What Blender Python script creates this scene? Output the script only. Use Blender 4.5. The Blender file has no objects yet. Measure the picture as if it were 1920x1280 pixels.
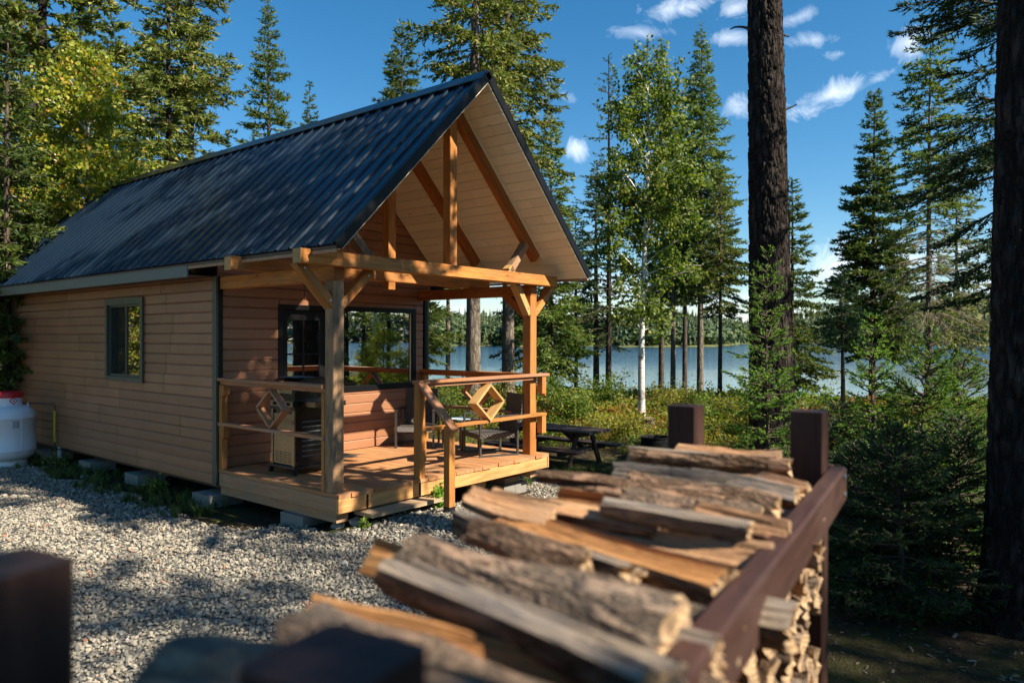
import bpy, math, random
import numpy as np
from mathutils import Vector, Matrix
PI = math.pi
R = math.radians
random.seed(7)
SC = bpy.context.scene
COL = SC.collection

# ------------------------------------------------------------------ camera
CAM = np.array([-4.360, -5.650, 1.484])          # metres, deck boards at z = 0
YAW, PITCH, ROLL, FPX = 50.892, -0.222, 0.13, 1380.1
cam_data = bpy.data.cameras.new('camera')
cam = bpy.data.objects.new('camera', cam_data)
COL.objects.link(cam)
cam_data.sensor_width = 36.0
cam_data.lens = 36.0 * FPX / 1920.0
cam_data.clip_start = 0.05
cam_data.clip_end = 6000
cam.matrix_world = (Matrix.Translation(CAM) @ Matrix.Rotation(R(-YAW), 4, 'Z')
                    @ Matrix.Rotation(R(90 + PITCH), 4, 'X') @ Matrix.Rotation(R(ROLL), 4, 'Z'))
cam_data.dof.use_dof = True
cam_data.dof.focus_distance = 8.6
cam_data.dof.aperture_fstop = 2.6
SC.camera = cam
FW = np.array([math.sin(R(YAW)), math.cos(R(YAW)), 0.0])
RT = np.array([math.cos(R(YAW)), -math.sin(R(YAW)), 0.0])

# ------------------------------------------------------------------ sun, sky, exposure
SUNV = Vector((0.20, -1.0, 0.88)).normalized()   # towards the sun
SUN_EL = math.asin(SUNV.z)
sd = bpy.data.lights.new('sun', 'SUN')
sd.energy = 5.0
sd.angle = R(0.53)
sd.color = (1.0, 0.90, 0.74)
sun = bpy.data.objects.new('sun', sd)
COL.objects.link(sun)
sun.rotation_mode = 'QUATERNION'
sun.rotation_quaternion = SUNV.to_track_quat('Z', 'Y')
sun.location = (10, -40, 40)

W = bpy.data.worlds.new('World')
SC.world = W
W.use_nodes = True
wt = W.node_tree
wt.nodes.clear()
wl = wt.links


def wmath(op, a, b=None, c=None):
    n = wt.nodes.new('ShaderNodeMath')
    n.operation = op
    for i, v in enumerate((a, b, c)):
        if v is None:
            continue
        if isinstance(v, (int, float)):
            n.inputs[i].default_value = v
        else:
            wl.new(v, n.inputs[i])
    return n.outputs[0]


def wdot(v, c):
    n = wt.nodes.new('ShaderNodeVectorMath')
    n.operation = 'DOT_PRODUCT'
    wl.new(v, n.inputs[0])
    n.inputs[1].default_value = tuple(c)
    return n.outputs['Value']


sky = wt.nodes.new('ShaderNodeTexSky')
sky.sky_type = 'NISHITA'
sky.sun_disc = False
sky.sun_elevation = SUN_EL
sky.sun_rotation = math.atan2(SUNV.x, SUNV.y)
sky.altitude = 350
sky.air_density = 1.0
sky.dust_density = 0.25
sky.ozone_density = 2.6
hs = wt.nodes.new('ShaderNodeHueSaturation')
hs.inputs['Hue'].default_value = 0.493
hs.inputs['Saturation'].default_value = 1.34
hs.inputs['Value'].default_value = 0.80
wl.new(sky.outputs[0], hs.inputs['Color'])
tc = wt.nodes.new('ShaderNodeTexCoord')
D = tc.outputs['Generated']
sep = wt.nodes.new('ShaderNodeSeparateXYZ')
wl.new(D, sep.inputs[0])
# overhead plane coordinates for the fleecy cloud layer
zc = wmath('MAXIMUM', sep.outputs[2], 0.02)
cx_ = wmath('DIVIDE', sep.outputs[0], zc)
cy_ = wmath('DIVIDE', sep.outputs[1], zc)
cmb = wt.nodes.new('ShaderNodeCombineXYZ')
wl.new(cx_, cmb.inputs[0])
wl.new(cy_, cmb.inputs[1])


def wnoise(vec, scale, detail, rough, dist=0.0, off=None):
    n = wt.nodes.new('ShaderNodeTexNoise')
    n.inputs['Scale'].default_value = scale
    n.inputs['Detail'].default_value = detail
    n.inputs['Roughness'].default_value = rough
    n.inputs['Distortion'].default_value = dist
    wl.new(vec, n.inputs['Vector'])
    return n.outputs[0]


fine = wnoise(D, 22.0, 9, 0.66, 0.8)
big = wnoise(D, 7.0, 5, 0.6, 0.3)
cloud = None


def pixdir(px, py):
    v = FW + (px - 960) / FPX * RT + np.array([0, 0, (634 - py) / FPX])
    return v / np.linalg.norm(v)


for (px, py, w, h, tilt, dens) in [
        (1278, 14, 78, 26, -8, 1.0), (1375, 14, 40, 20, 0, .7), (1195, 62, 66, 15, 4, .55), (1362, 70, 44, 17, 0, .7),
        (1500, 30, 40, 12, -10, .5), (1528, 74, 46, 13, 6, .6), (1572, 100, 30, 9, 0, .5), (1545, 180, 92, 26, -14, .95),
        (1640, 150, 40, 12, -25, .5), (1702, 78, 52, 30, -6, .95), (1384, 196, 34, 28, 0, .8), (1086, 276, 30, 24, 0, .95), (1060, 180, 28, 10, 20, .3),
        (1575, 500, 95, 52, -10, 1.2), (1720, 480, 150, 34, 6, 1.0), (1880, 520, 160, 50, 0, 1.1), (1100, 540, 190, 34, 0, .9),
        (1330, 560, 120, 30, 0, .8), (2150, 330, 160, 40, -8, .9), (2500, 200, 200, 50, 5, .9), (2300, 520, 260, 60, 0, 1.0),
        (960, 604, 420, 34, 0, 1.1), (1500, 600, 420, 36, 0, 1.1), (2050, 598, 420, 44, 0, 1.1), (2600, 590, 420, 50, 0, 1.0), (300, 560, 260, 40, 0, .8), (-500, 430, 220, 50, 0, .8)]:
    d = pixdir(px, py)
    rr = np.cross(d, [0, 0, 1.0])
    rr /= np.linalg.norm(rr)
    uu = np.cross(rr, d)
    t = R(tilt)
    a_ = rr * math.cos(t) - uu * math.sin(t)
    b_ = rr * math.sin(t) + uu * math.cos(t)
    k = FPX / 1.0
    dd = wmath('MAXIMUM', wdot(D, d), 0.05)
    u = wmath('DIVIDE', wmath('MULTIPLY', wdot(D, a_), k / w), dd)
    v = wmath('DIVIDE', wmath('MULTIPLY', wdot(D, b_), k / h), dd)
    r2 = wmath('ADD', wmath('MULTIPLY', u, u), wmath('MULTIPLY', v, v))
    m = wmath('SUBTRACT', 0.95, wmath('SQRT', r2))
    m = wmath('MULTIPLY_ADD', m, 0.75, wmath('MULTIPLY', wmath('SUBTRACT', fine, 0.53), 2.5))
    m.node.use_clamp = True
    m = wmath('MULTIPLY', m, dens)
    cloud = m if cloud is None else wmath('MAXIMUM', cloud, m)
gen = wnoise(cmb.outputs[0], 1.3, 8, 0.62, 0.6)
gen = wmath('MULTIPLY', wmath('SUBTRACT', gen, 0.69), 5.0)
gen.node.use_clamp = True
gen = wmath('MULTIPLY', gen, wmath('MULTIPLY_ADD', wdot(D, -FW), 1.0, 0.1))   # fleecy layer thickens away from the lake
gen.node.use_clamp = True
cloud = wmath('MAXIMUM', cloud, gen)
cloud = wmath('MINIMUM', cloud, 0.86)
up = wmath('MULTIPLY', wmath('GREATER_THAN', sep.outputs[2], 0.0), cloud)
cmix = wt.nodes.new('ShaderNodeMix')
cmix.data_type = 'RGBA'
wl.new(up, cmix.inputs[0])
wl.new(hs.outputs[0], cmix.inputs[6])
shade = wt.nodes.new('ShaderNodeMix')
shade.data_type = 'RGBA'
wl.new(big, shade.inputs[0])
shade.inputs[6].default_value = (3.9, 5.0, 6.6, 1)
shade.inputs[7].default_value = (8.2, 8.4, 8.6, 1)
wl.new(shade.outputs[2], cmix.inputs[7])
bg = wt.nodes.new('ShaderNodeBackground')
bg.inputs['Strength'].default_value = 0.095
wl.new(cmix.outputs[2], bg.inputs['Color'])
wo = wt.nodes.new('ShaderNodeOutputWorld')
wl.new(bg.outputs[0], wo.inputs['Surface'])

SC.view_settings.view_transform = 'Standard'
SC.view_settings.look = 'None'
SC.view_settings.gamma = 1.0
SC.view_settings.exposure = 1.05
SC.view_settings.use_curve_mapping = False
SC.render.engine = 'CYCLES'
SC.cycles.use_denoising = True
SC.cycles.max_bounces = 7
SC.cycles.diffuse_bounces = 3
SC.cycles.glossy_bounces = 3
SC.cycles.transmission_bounces = 4
SC.cycles.transparent_max_bounces = 8
SC.cycles.caustics_reflective = False
SC.cycles.caustics_refractive = False

# ------------------------------------------------------------------ helpers
WORLD = {}                                        # object name -> world matrix, without a depsgraph update


def at(px, depth, z=None, py=None):
    """a point of the place, from the column it is seen in and its distance"""
    p = CAM + depth * FW + depth * (px - 960) / FPX * RT
    if py is not None:
        p[2] = CAM[2] + (634 - py) / FPX * depth
    if z is not None:
        p[2] = z
    return p


def tag(o, label, cat, group=None):
    o['label'] = label
    o['category'] = cat
    if group:
        o['group'] = group
    return o


def kind(o, k):
    o['kind'] = k
    return o


def link(o, parent=None, mw=None):
    COL.objects.link(o)
    mw = mw if mw is not None else Matrix.Identity(4)
    WORLD[o.name] = mw
    if parent is not None:
        o.parent = parent
        o.matrix_basis = WORLD[parent.name].inverted() @ mw
    else:
        o.matrix_basis = mw
    return o


def empty(name, loc, label, cat, group=None, rz=0):
    o = bpy.data.objects.new(name, None)
    o.empty_display_size = .2
    link(o, None, Matrix.Translation(loc) @ Matrix.Rotation(rz, 4, 'Z'))
    return tag(o, label, cat, group)


def dup(root, loc, rz, label, group=None, scale=1.0, keepz=None):
    def cp(o, par):
        c = o.copy()
        COL.objects.link(c)
        if par is not None:
            c.parent = par
        for ch in o.children:
            cp(ch, c)
        return c
    c = cp(root, None)
    sc = scale if isinstance(scale, (tuple, list)) else (scale,) * 3
    c.matrix_basis = Matrix.Translation(loc) @ Matrix.Rotation(rz, 4, 'Z') @ Matrix.Diagonal((*sc, 1))
    c['label'] = label
    if group:
        c['group'] = group
    elif 'group' in c:
        del c['group']
    return c


def mesh(name, verts, faces, mats=(), mi=None, smooth=False):
    me = bpy.data.meshes.new(name)
    verts = np.asarray(verts, dtype=np.float32)
    if isinstance(faces, np.ndarray):
        n, k = faces.shape
        me.vertices.add(len(verts))
        me.vertices.foreach_set('co', verts.ravel())
        me.loops.add(n * k)
        me.loops.foreach_set('vertex_index', faces.astype(np.int32).ravel())
        me.polygons.add(n)
        me.polygons.foreach_set('loop_start', np.arange(0, n * k, k, dtype=np.int32))
        me.polygons.foreach_set('loop_total', np.full(n, k, dtype=np.int32))
        me.update(calc_edges=True)
    else:
        me.from_pydata([tuple(map(float, v)) for v in verts], [], faces)
        me.update()
    for m in mats:
        me.materials.append(m)
    if mi is not None:
        me.polygons.foreach_set('material_index', np.asarray(mi, dtype=np.int32))
    if smooth:
        me.polygons.foreach_set('use_smooth', np.ones(len(me.polygons), dtype=bool))
    return me


def obj(name, me, parent=None, mw=None):
    return link(bpy.data.objects.new(name, me), parent, mw)


class MB:
    """collects shapes, then links them as one mesh"""

    def __init__(s):
        s.v, s.f, s.m = [], [], []

    def add(s, v, f, mi=0):
        n = len(s.v)
        s.v += [tuple(map(float, p)) for p in v]
        s.f += [[i + n for i in q] for q in f]
        s.m += [mi] * len(f)

    def box(s, a, b, mi=0, M=None):
        x0, y0, z0 = a
        x1, y1, z1 = b
        v = [(x0, y0, z0), (x1, y0, z0), (x1, y1, z0), (x0, y1, z0), (x0, y0, z1), (x1, y0, z1), (x1, y1, z1), (x0, y1, z1)]
        if M is not None:
            v = [tuple(M @ Vector(p)) for p in v]
        s.add(v, [(3, 2, 1, 0), (4, 5, 6, 7), (0, 1, 5, 4), (1, 2, 6, 5), (2, 3, 7, 6), (3, 0, 4, 7)], mi)

    def tube(s, pts, r, n=8, mi=0, cap=True):
        pts = [Vector(p) for p in pts]
        rs = r if isinstance(r, (list, tuple)) else [r] * len(pts)
        V, F = [], []
        ref = None
        for i, p in enumerate(pts):
            t = (pts[min(i + 1, len(pts) - 1)] - pts[max(i - 1, 0)]).normalized()
            if ref is None:
                ref = Vector((0, 0, 1)) if abs(t.z) < .9 else Vector((1, 0, 0))
            u = t.cross(ref).normalized()
            w = u.cross(t).normalized()
            ref = w
            for k in range(n):
                a = 2 * PI * k / n
                V.append(p + rs[i] * (math.cos(a) * u + math.sin(a) * w))
        for i in range(len(pts) - 1):
            for k in range(n):
                k2 = (k + 1) % n
                F.append((i * n + k, i * n + k2, (i + 1) * n + k2, (i + 1) * n + k))
        if cap:
            F.append(tuple(reversed(range(n))))
            F.append(tuple(range((len(pts) - 1) * n, len(pts) * n)))
        s.add(V, F, mi)

    def lathe(s, prof, c, n=24, mi=0):
        V, F = [], []
        for (r, z) in prof:
            for k in range(n):
                a = 2 * PI * k / n
                V.append((c[0] + r * math.cos(a), c[1] + r * math.sin(a), c[2] + z))
        for i in range(len(prof) - 1):
            for k in range(n):
                k2 = (k + 1) % n
                F.append((i * n + k, i * n + k2, (i + 1) * n + k2, (i + 1) * n + k))
        s.add(V, F, mi)

    def build(s, name, mats, parent=None, smooth=False, mw=None):
        if not isinstance(mats, (list, tuple)):
            mats = [mats]
        return obj(name, mesh(name, s.v, s.f, mats, s.m, smooth), parent, mw)


_box_cache = {}


def member_mesh(L, w, h, mat, ch=.004, name='member'):
    key = (round(L, 3), round(w, 3), round(h, 3), mat.name, ch)
    if key in _box_cache:
        return _box_cache[key]
    c = min(ch, w * .3, h * .3)
    a, b = w / 2, h / 2
    ring = [(-a + c, -b), (a - c, -b), (a, -b + c), (a, b - c), (a - c, b), (-a + c, b), (-a, b - c), (-a, -b + c)]
    V = [(x, y, z) for x in (0, L) for (y, z) in ring]
    F = [(i, (i + 1) % 8, (i + 1) % 8 + 8, i + 8) for i in range(8)] + [tuple(reversed(range(8))), tuple(range(8, 16))]
    me = mesh(name, V, F, [mat])
    _box_cache[key] = me
    return me


def beam(name, p0, p1, w, h, mat, parent=None, up=(0, 0, 1), ch=.004):
    """a timber from p0 to p1 along its axis; w across, h towards up; grain runs along local x"""
    p0, p1 = Vector(p0), Vector(p1)
    x = (p1 - p0)
    L = x.length
    x.normalize()
    u = Vector(up)
    y = u.cross(x)
    if y.length < 1e-4:
        y = Vector((0, 1, 0)).cross(x)
    y.normalize()
    z = x.cross(y)
    M = Matrix.Translation(p0) @ Matrix((x, y, z)).transposed().to_4x4()
    return obj(name, member_mesh(L, w, h, mat, ch, name), parent, M)


# ------------------------------------------------------------------ materials
class NT:
    def __init__(s, name):
        s.m = bpy.data.materials.new(name)
        s.m.use_nodes = True
        s.t = s.m.node_tree
        s.b = s.t.nodes['Principled BSDF']
        s.out = s.t.nodes['Material Output']

    def n(s, typ, **kw):
        nd = s.t.nodes.new('ShaderNode' + typ)
        for k, v in kw.items():
            setattr(nd, k, v)
        return nd

    def set(s, nd, **kw):
        for k, v in kw.items():
            k = k.replace('_', ' ')
            if isinstance(v, bpy.types.NodeSocket):
                s.t.links.new(v, nd.inputs[k])
            else:
                nd.inputs[k].default_value = v
        return nd

    def l(s, a, b):
        s.t.links.new(a, b)

    def coords(s, which='Object', scale=(1, 1, 1), rnd=True):
        tc = s.n('TexCoord')
        mp = s.n('Mapping')
        s.l(tc.outputs[which], mp.inputs['Vector'])
        mp.inputs['Scale'].default_value = scale
        if rnd:
            oi = s.n('ObjectInfo')
            mu = s.n('Math', operation='MULTIPLY')
            mu.inputs[1].default_value = 40.0
            s.l(oi.outputs['Random'], mu.inputs[0])
            s.l(mu.outputs[0], mp.inputs['Location'])
        return mp.outputs[0]

    def noise(s, vec, scale, detail=4, rough=.55, dist=0.0):
        nd = s.n('TexNoise')
        if vec is not None:
            s.l(vec, nd.inputs['Vector'])
        s.set(nd, Scale=scale, Detail=detail, Roughness=rough, Distortion=dist)
        return nd.outputs[0]

    def ramp(s, fac, stops, mode='LINEAR'):
        nd = s.n('ValToRGB')
        cr = nd.color_ramp
        cr.interpolation = mode
        while len(cr.elements) < len(stops):
            cr.elements.new(.5)
        for e, (p, c) in zip(cr.elements, stops):
            e.position = p
            e.color = (*c, 1) if len(c) == 3 else c
        s.l(fac, nd.inputs[0])
        return nd.outputs[0]

    def math(s, op, a, b=None, clamp=False):
        nd = s.n('Math', operation=op, use_clamp=clamp)
        for i, v in enumerate((a, b)):
            if v is None:
                continue
            if isinstance(v, (int, float)):
                nd.inputs[i].default_value = v
            else:
                s.l(v, nd.inputs[i])
        return nd.outputs[0]

    def mix(s, fac, a, b, blend='MIX'):
        nd = s.n('Mix', data_type='RGBA', blend_type=blend)
        for i, v in ((0, fac), (6, a), (7, b)):
            if isinstance(v, bpy.types.NodeSocket):
                s.l(v, nd.inputs[i])
            elif isinstance(v, (int, float)):
                nd.inputs[i].default_value = v
            else:
                nd.inputs[i].default_value = (*v, 1)
        return nd.outputs[2]

    def bump(s, h, strength=.3, dist=.01):
        nd = s.n('Bump')
        s.set(nd, Strength=strength, Distance=dist, Height=h)
        s.l(nd.outputs[0], s.b.inputs['Normal'])
        return nd.outputs[0]

    def rnd(s):
        return s.n('ObjectInfo').outputs['Random']


def wood(name, dark, light, rough=.62, grain=1.0, knots=True, vary=.25, weather=None, wfac=.5, spec=.3):
    m = NT(name)
    v = m.coords(scale=(1.6, 22, 22))
    g = m.noise(v, 2.4 * grain, 5, .6, .8)
    v2 = m.coords(scale=(.7, 5, 5))
    g2 = m.noise(v2, 2.0, 3, .5, 1.2)
    f = m.math('ADD', m.math('MULTIPLY', g, .6), m.math('MULTIPLY', g2, .4))
    c = m.ramp(f, [(.32, dark), (.66, light)])
    if knots:
        vk = m.coords(scale=(2.2, 7, 7))
        vo = m.n('TexVoronoi')
        m.l(vk, vo.inputs['Vector'])
        vo.inputs['Scale'].default_value = 1.0
        kf = m.ramp(vo.outputs['Distance'], [(.035, (1, 1, 1)), (.11, (0, 0, 0))])
        c = m.mix(m.math('MULTIPLY', kf, .75), c, tuple(x * .35 for x in dark))
    if weather:
        vw = m.coords(scale=(1.2, 4, 4))
        w = m.noise(vw, 1.7, 5, .65)
        wf = m.ramp(w, [(.45, (0, 0, 0)), (.62, (1, 1, 1))])
        c = m.mix(m.math('MULTIPLY', wf, wfac), c, weather)
    r = m.rnd()
    val = m.math('ADD', m.math('MULTIPLY', r, 2 * vary), 1 - vary)
    hsv = m.n('HueSaturation')
    m.l(val, hsv.inputs['Value'])
    m.l(c, hsv.inputs['Color'])
    m.l(hsv.outputs[0], m.b.inputs['Base Color'])
    m.set(m.b, Roughness=rough)
    m.b.inputs['Specular IOR Level'].default_value = spec
    m.bump(f, .35, .006)
    return m.m


def plain(name, col, rough=.5, metal=0.0, spec=.5, var=.12, nscale=6, bump=0.0, coat=0.0):
    m = NT(name)
    g = m.noise(m.coords(), nscale, 5, .6)
    c = m.mix(g, tuple(x * (1 - var) for x in col), tuple(min(1, x * (1 + var)) for x in col))
    m.l(c, m.b.inputs['Base Color'])
    rr = m.math('ADD', m.math('MULTIPLY', g, .16), rough - .08)
    m.l(rr, m.b.inputs['Roughness'])
    m.set(m.b, Metallic=metal)
    m.b.inputs['Specular IOR Level'].default_value = spec
    m.b.inputs['Coat Weight'].default_value = coat
    if bump:
        m.bump(g, bump, .01)
    return m.m


M = {}
M['timber'] = wood('stained_timber', (.27, .085, .017), (.60, .25, .060), weather=(.30, .17, .08), wfac=.35, vary=.18)
M['timber_red'] = wood('stained_timber_reddish', (.20, .058, .013), (.46, .155, .036), vary=.15)
M['timber_pale'] = wood('pale_timber', (.42, .22, .075), (.68, .42, .17), vary=.12)
M['timber_grey'] = wood('weathered_timber', (.25, .13, .062), (.47, .29, .16), weather=(.085, .07, .06), wfac=.7, vary=.1)
M['deck'] = wood('deck_board', (.33, .13, .048), (.60, .29, .12), weather=(.36, .24, .15), wfac=.5, vary=.18, rough=.7)
M['rail'] = wood('rail_timber', (.34, .125, .05), (.58, .27, .13), weather=(.34, .26, .2), wfac=.4, vary=.12)
M['rim'] = wood('rim_timber', (.40, .18, .06), (.66, .36, .14), vary=.08)
M['rimshade'] = wood('rim_timber_shaded_weathered', (.36, .18, .09), (.54, .32, .18), weather=(.30, .24, .18), wfac=.5, vary=.08)  # copy of the rim timber with shade put into its tone, plus grey weathering
M['tread'] = wood('step_tread', (.32, .22, .13), (.52, .38, .24), vary=.05)
M['ceiling'] = wood('ceiling_board', (.88, .77, .52), (.92, .84, .63), vary=.06, knots=True, grain=.6, rough=.42, spec=.45)
M['pallet'] = wood('brown_stained_rack', (.032, .015, .012), (.078, .037, .029), knots=False, vary=.1, rough=.55, spec=.22, weather=(.10, .062, .050), wfac=.35)
M['picnic'] = wood('picnic_table_wood', (.030, .018, .016), (.062, .040, .036), knots=False, vary=.25, rough=.6)
M['black_trim'] = plain('black_trim', (.006, .006, .007), .4, spec=.25)
M['fascia'] = plain('fascia_aluminium', (.115, .135, .135), .42, spec=.5, var=.06)
M['olive_trim'] = plain('olive_trim', (.085, .088, .066), .45, var=.1)
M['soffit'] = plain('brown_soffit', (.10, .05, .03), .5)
M['concrete'] = plain('concrete_block', (.25, .235, .21), .9, spec=.2, var=.2, nscale=20, bump=.3)
M['white'] = plain('tank_white_paint', (.74, .77, .79), .32, var=.03, coat=.2)
M['red'] = plain('red_plastic', (.55, .012, .02), .38, var=.1)
M['yellow'] = plain('yellow_sleeve', (.62, .42, .02), .5)
M['pvc'] = plain('white_pvc', (.7, .72, .75), .4)
M['blackmetal'] = plain('black_metal', (.012, .012, .014), .35, spec=.5)
M['steel'] = plain('brushed_steel', (.26, .215, .15), .28, metal=.95, var=.08, nscale=3)
M['enamel'] = plain('black_enamel', (.010, .010, .012), .18, spec=.6)
M['bluehandle'] = plain('blue_film', (.03, .11, .22), .35)
M['chair_frame'] = plain('chair_frame_metal', (.10, .095, .09), .42, metal=.6)
M['rubber'] = plain('rubber', (.015, .015, .015), .7)
M['galv'] = plain('galvanised', (.5, .52, .54), .4, metal=.9)
M['pit'] = plain('fire_pit_steel', (.010, .010, .011), .75, spec=.2, var=.4, nscale=12, bump=.5)
M['paper'] = plain('paper', (.55, .62, .7), .6)
M['interior'] = plain('dark_interior', (.03, .022, .016), .8)
M['mat'] = plain('door_mat', (.10, .10, .095), .95, var=.5, nscale=160, bump=.6)
M['stone'] = plain('field_stone', (.33, .32, .30), .85, var=.25, nscale=9, bump=.4)

# printed label of the tank and red warning diamonds
mm = NT('printed_label')
v = mm.coords('Object', (1, 1, 1), rnd=False)
br = mm.n('TexBrick')
mm.l(v, br.inputs['Vector'])
mm.set(br, Scale=90.0, Color1=(.10, .12, .14, 1), Color2=(.5, .54, .58, 1), Mortar=(.5, .54, .58, 1))
mm.l(br.outputs[0], mm.b.inputs['Base Color'])
M['print'] = mm.m

# siding: brown factory-finished wood with pressed grain
mm = NT('brown_siding')
v = mm.coords('Object', (1, 1, 1))
tcg = mm.n('TexCoord')
mp = mm.n('Mapping')
mp.inputs['Scale'].default_value = (3, 3, 60)
mm.l(tcg.outputs['Object'], mp.inputs['Vector'])
g = mm.noise(mp.outputs[0], 3.0, 6, .65, .6)
g2 = mm.noise(v, 2.2, 4, .6)
f = mm.math('ADD', mm.math('MULTIPLY', g, .55), mm.math('MULTIPLY', g2, .45))
c = mm.ramp(f, [(.3, (.245, .110, .055)), (.7, (.39, .182, .095))])
hsv = mm.n('HueSaturation')
mm.l(mm.math('ADD', mm.math('MULTIPLY', mm.rnd(), .34), .84), hsv.inputs['Value'])
mm.l(c, hsv.inputs['Color'])
mm.l(hsv.outputs[0], mm.b.inputs['Base Color'])
mm.set(mm.b, Roughness=.42)
mm.b.inputs['Specular IOR Level'].default_value = .55
mm.bump(g, .35, .004)
M['siding'] = mm.m

# roof steel
mm = NT('charcoal_steel_roof')
v = mm.coords('Object', (1, 1, 1), rnd=False)
g = mm.noise(v, 1.3, 5, .6)
c = mm.mix(g, (.005, .011, .021), (.009, .019, .034))
mm.l(c, mm.b.inputs['Base Color'])
mm.l(mm.math('ADD', mm.math('MULTIPLY', mm.noise(v, 3, 4, .6), .10), .12), mm.b.inputs['Roughness'])
mm.b.inputs['Specular IOR Level'].default_value = .48
mm.b.inputs['Coat Weight'].default_value = .0
mm.b.inputs['Coat Roughness'].default_value = .2
M['roof'] = mm.m

# coated window glass: part mirror, part clear
mm = NT('window_glass')
gl = mm.n('BsdfGlossy')
gl.inputs['Roughness'].default_value = 0.0
gl.inputs['Color'].default_value = (.92, .95, .93, 1)
tr = mm.n('BsdfTransparent')
tr.inputs['Color'].default_value = (.35, .37, .36, 1)
fr = mm.n('Fresnel')
fr.inputs[0].default_value = 1.5
mx = mm.n('MixShader')
mm.l(mm.math('ADD', mm.math('MULTIPLY', fr.outputs[0], .8), .62), mx.inputs[0])
mm.l(tr.outputs[0], mx.inputs[1])
mm.l(gl.outputs[0], mx.inputs[2])
mm.l(mx.outputs[0], mm.out.inputs['Surface'])
M['glass'] = mm.m

# insect screen
mm = NT('insect_screen')
tr = mm.n('BsdfTransparent')
df = mm.n('BsdfDiffuse')
df.inputs['Color'].default_value = (.03, .035, .035, 1)
mx = mm.n('MixShader')
mx.inputs[0].default_value = .5
mm.l(tr.outputs[0], mx.inputs[1])
mm.l(df.outputs[0], mx.inputs[2])
mm.l(mx.outputs[0], mm.out.inputs['Surface'])
M['screen'] = mm.m

# wicker
mm = NT('dark_wicker')
v = mm.coords('Object', (1, 1, 1), rnd=False)
ck = mm.n('TexChecker')
mm.l(v, ck.inputs['Vector'])
ck.inputs['Scale'].default_value = 44.0
wv = mm.n('TexWave', wave_type='BANDS', bands_direction='DIAGONAL')
mm.l(v, wv.inputs['Vector'])
mm.set(wv, Scale=26.0, Distortion=.6)
c = mm.mix(ck.outputs[1], (.022, .018, .016), (.16, .135, .115))
mm.l(c, mm.b.inputs['Base Color'])
mm.set(mm.b, Roughness=.45)
mm.bump(wv.outputs[1], .8, .006)
M['wicker'] = mm.m


def bark(name, dark, light, scale=9, strength=1.0, moss=None, dist=.03, sc=(1, 1, .28)):
    m = NT(name)
    v = m.coords('Object', sc)
    vo = m.n('TexVoronoi', feature='DISTANCE_TO_EDGE')
    nz = m.n('TexNoise')
    m.l(v, nz.inputs['Vector'])
    m.set(nz, Scale=scale * .8, Detail=5.0, Roughness=.65)
    mixv = m.n('Mix', data_type='RGBA')
    mixv.inputs[0].default_value = .12
    m.l(v, mixv.inputs[6])
    m.l(nz.outputs[1], mixv.inputs[7])
    m.l(mixv.outputs[2], vo.inputs['Vector'])
    vo.inputs['Scale'].default_value = scale
    h = m.ramp(vo.outputs['Distance'], [(.0, (0, 0, 0)), (.28, (1, 1, 1))])
    hh = m.math('ADD', m.math('MULTIPLY', h, .7), m.math('MULTIPLY', nz.outputs[0], .5))
    c = m.ramp(hh, [(.15, dark), (.85, light)])
    if moss:
        mf = m.ramp(m.noise(v, 2.2, 5, .6), [(.5, (0, 0, 0)), (.65, (1, 1, 1))])
        c = m.mix(m.math('MULTIPLY', mf, .6), c, moss)
    m.l(c, m.b.inputs['Base Color'])
    m.set(m.b, Roughness=.9)
    m.b.inputs['Specular IOR Level'].default_value = .15
    m.bump(hh, strength, dist)
    return m.m


M['bark'] = bark('pine_bark', (.014, .011, .010), (.062, .048, .042), 13, 1.0, dist=.05)
M['bark_grey'] = bark('spruce_bark', (.075, .058, .045), (.24, .195, .155), 14, .8, moss=(.20, .19, .13))
M['bark_thin'] = bark('thin_spruce_bark', (.035, .027, .021), (.14, .105, .08), 16, .6)
M['logbark'] = bark('firewood_bark', (.060, .036, .022), (.27, .165, .105), 26, 1.0, dist=.012, sc=(.3, 1, 1), moss=(.30, .25, .20))
mm = NT('birch_bark')
v = mm.coords('Object', (2.5, 2.5, 14))
f = mm.noise(v, 2.0, 5, .7)
f2 = mm.noise(mm.coords('Object', (1, 1, 1)), 2.5, 4, .6)
c = mm.ramp(f, [(.34, (.05, .04, .035)), (.42, (.62, .58, .52)), (.7, (.80, .77, .72))])
c = mm.mix(mm.ramp(f2, [(.56, (0, 0, 0)), (.66, (.8, .8, .8))]), c, (.10, .08, .065))
mm.l(c, mm.b.inputs['Base Color'])
mm.set(mm.b, Roughness=.7)
mm.bump(f, .3, .01)
M['birch'] = mm.m


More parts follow.
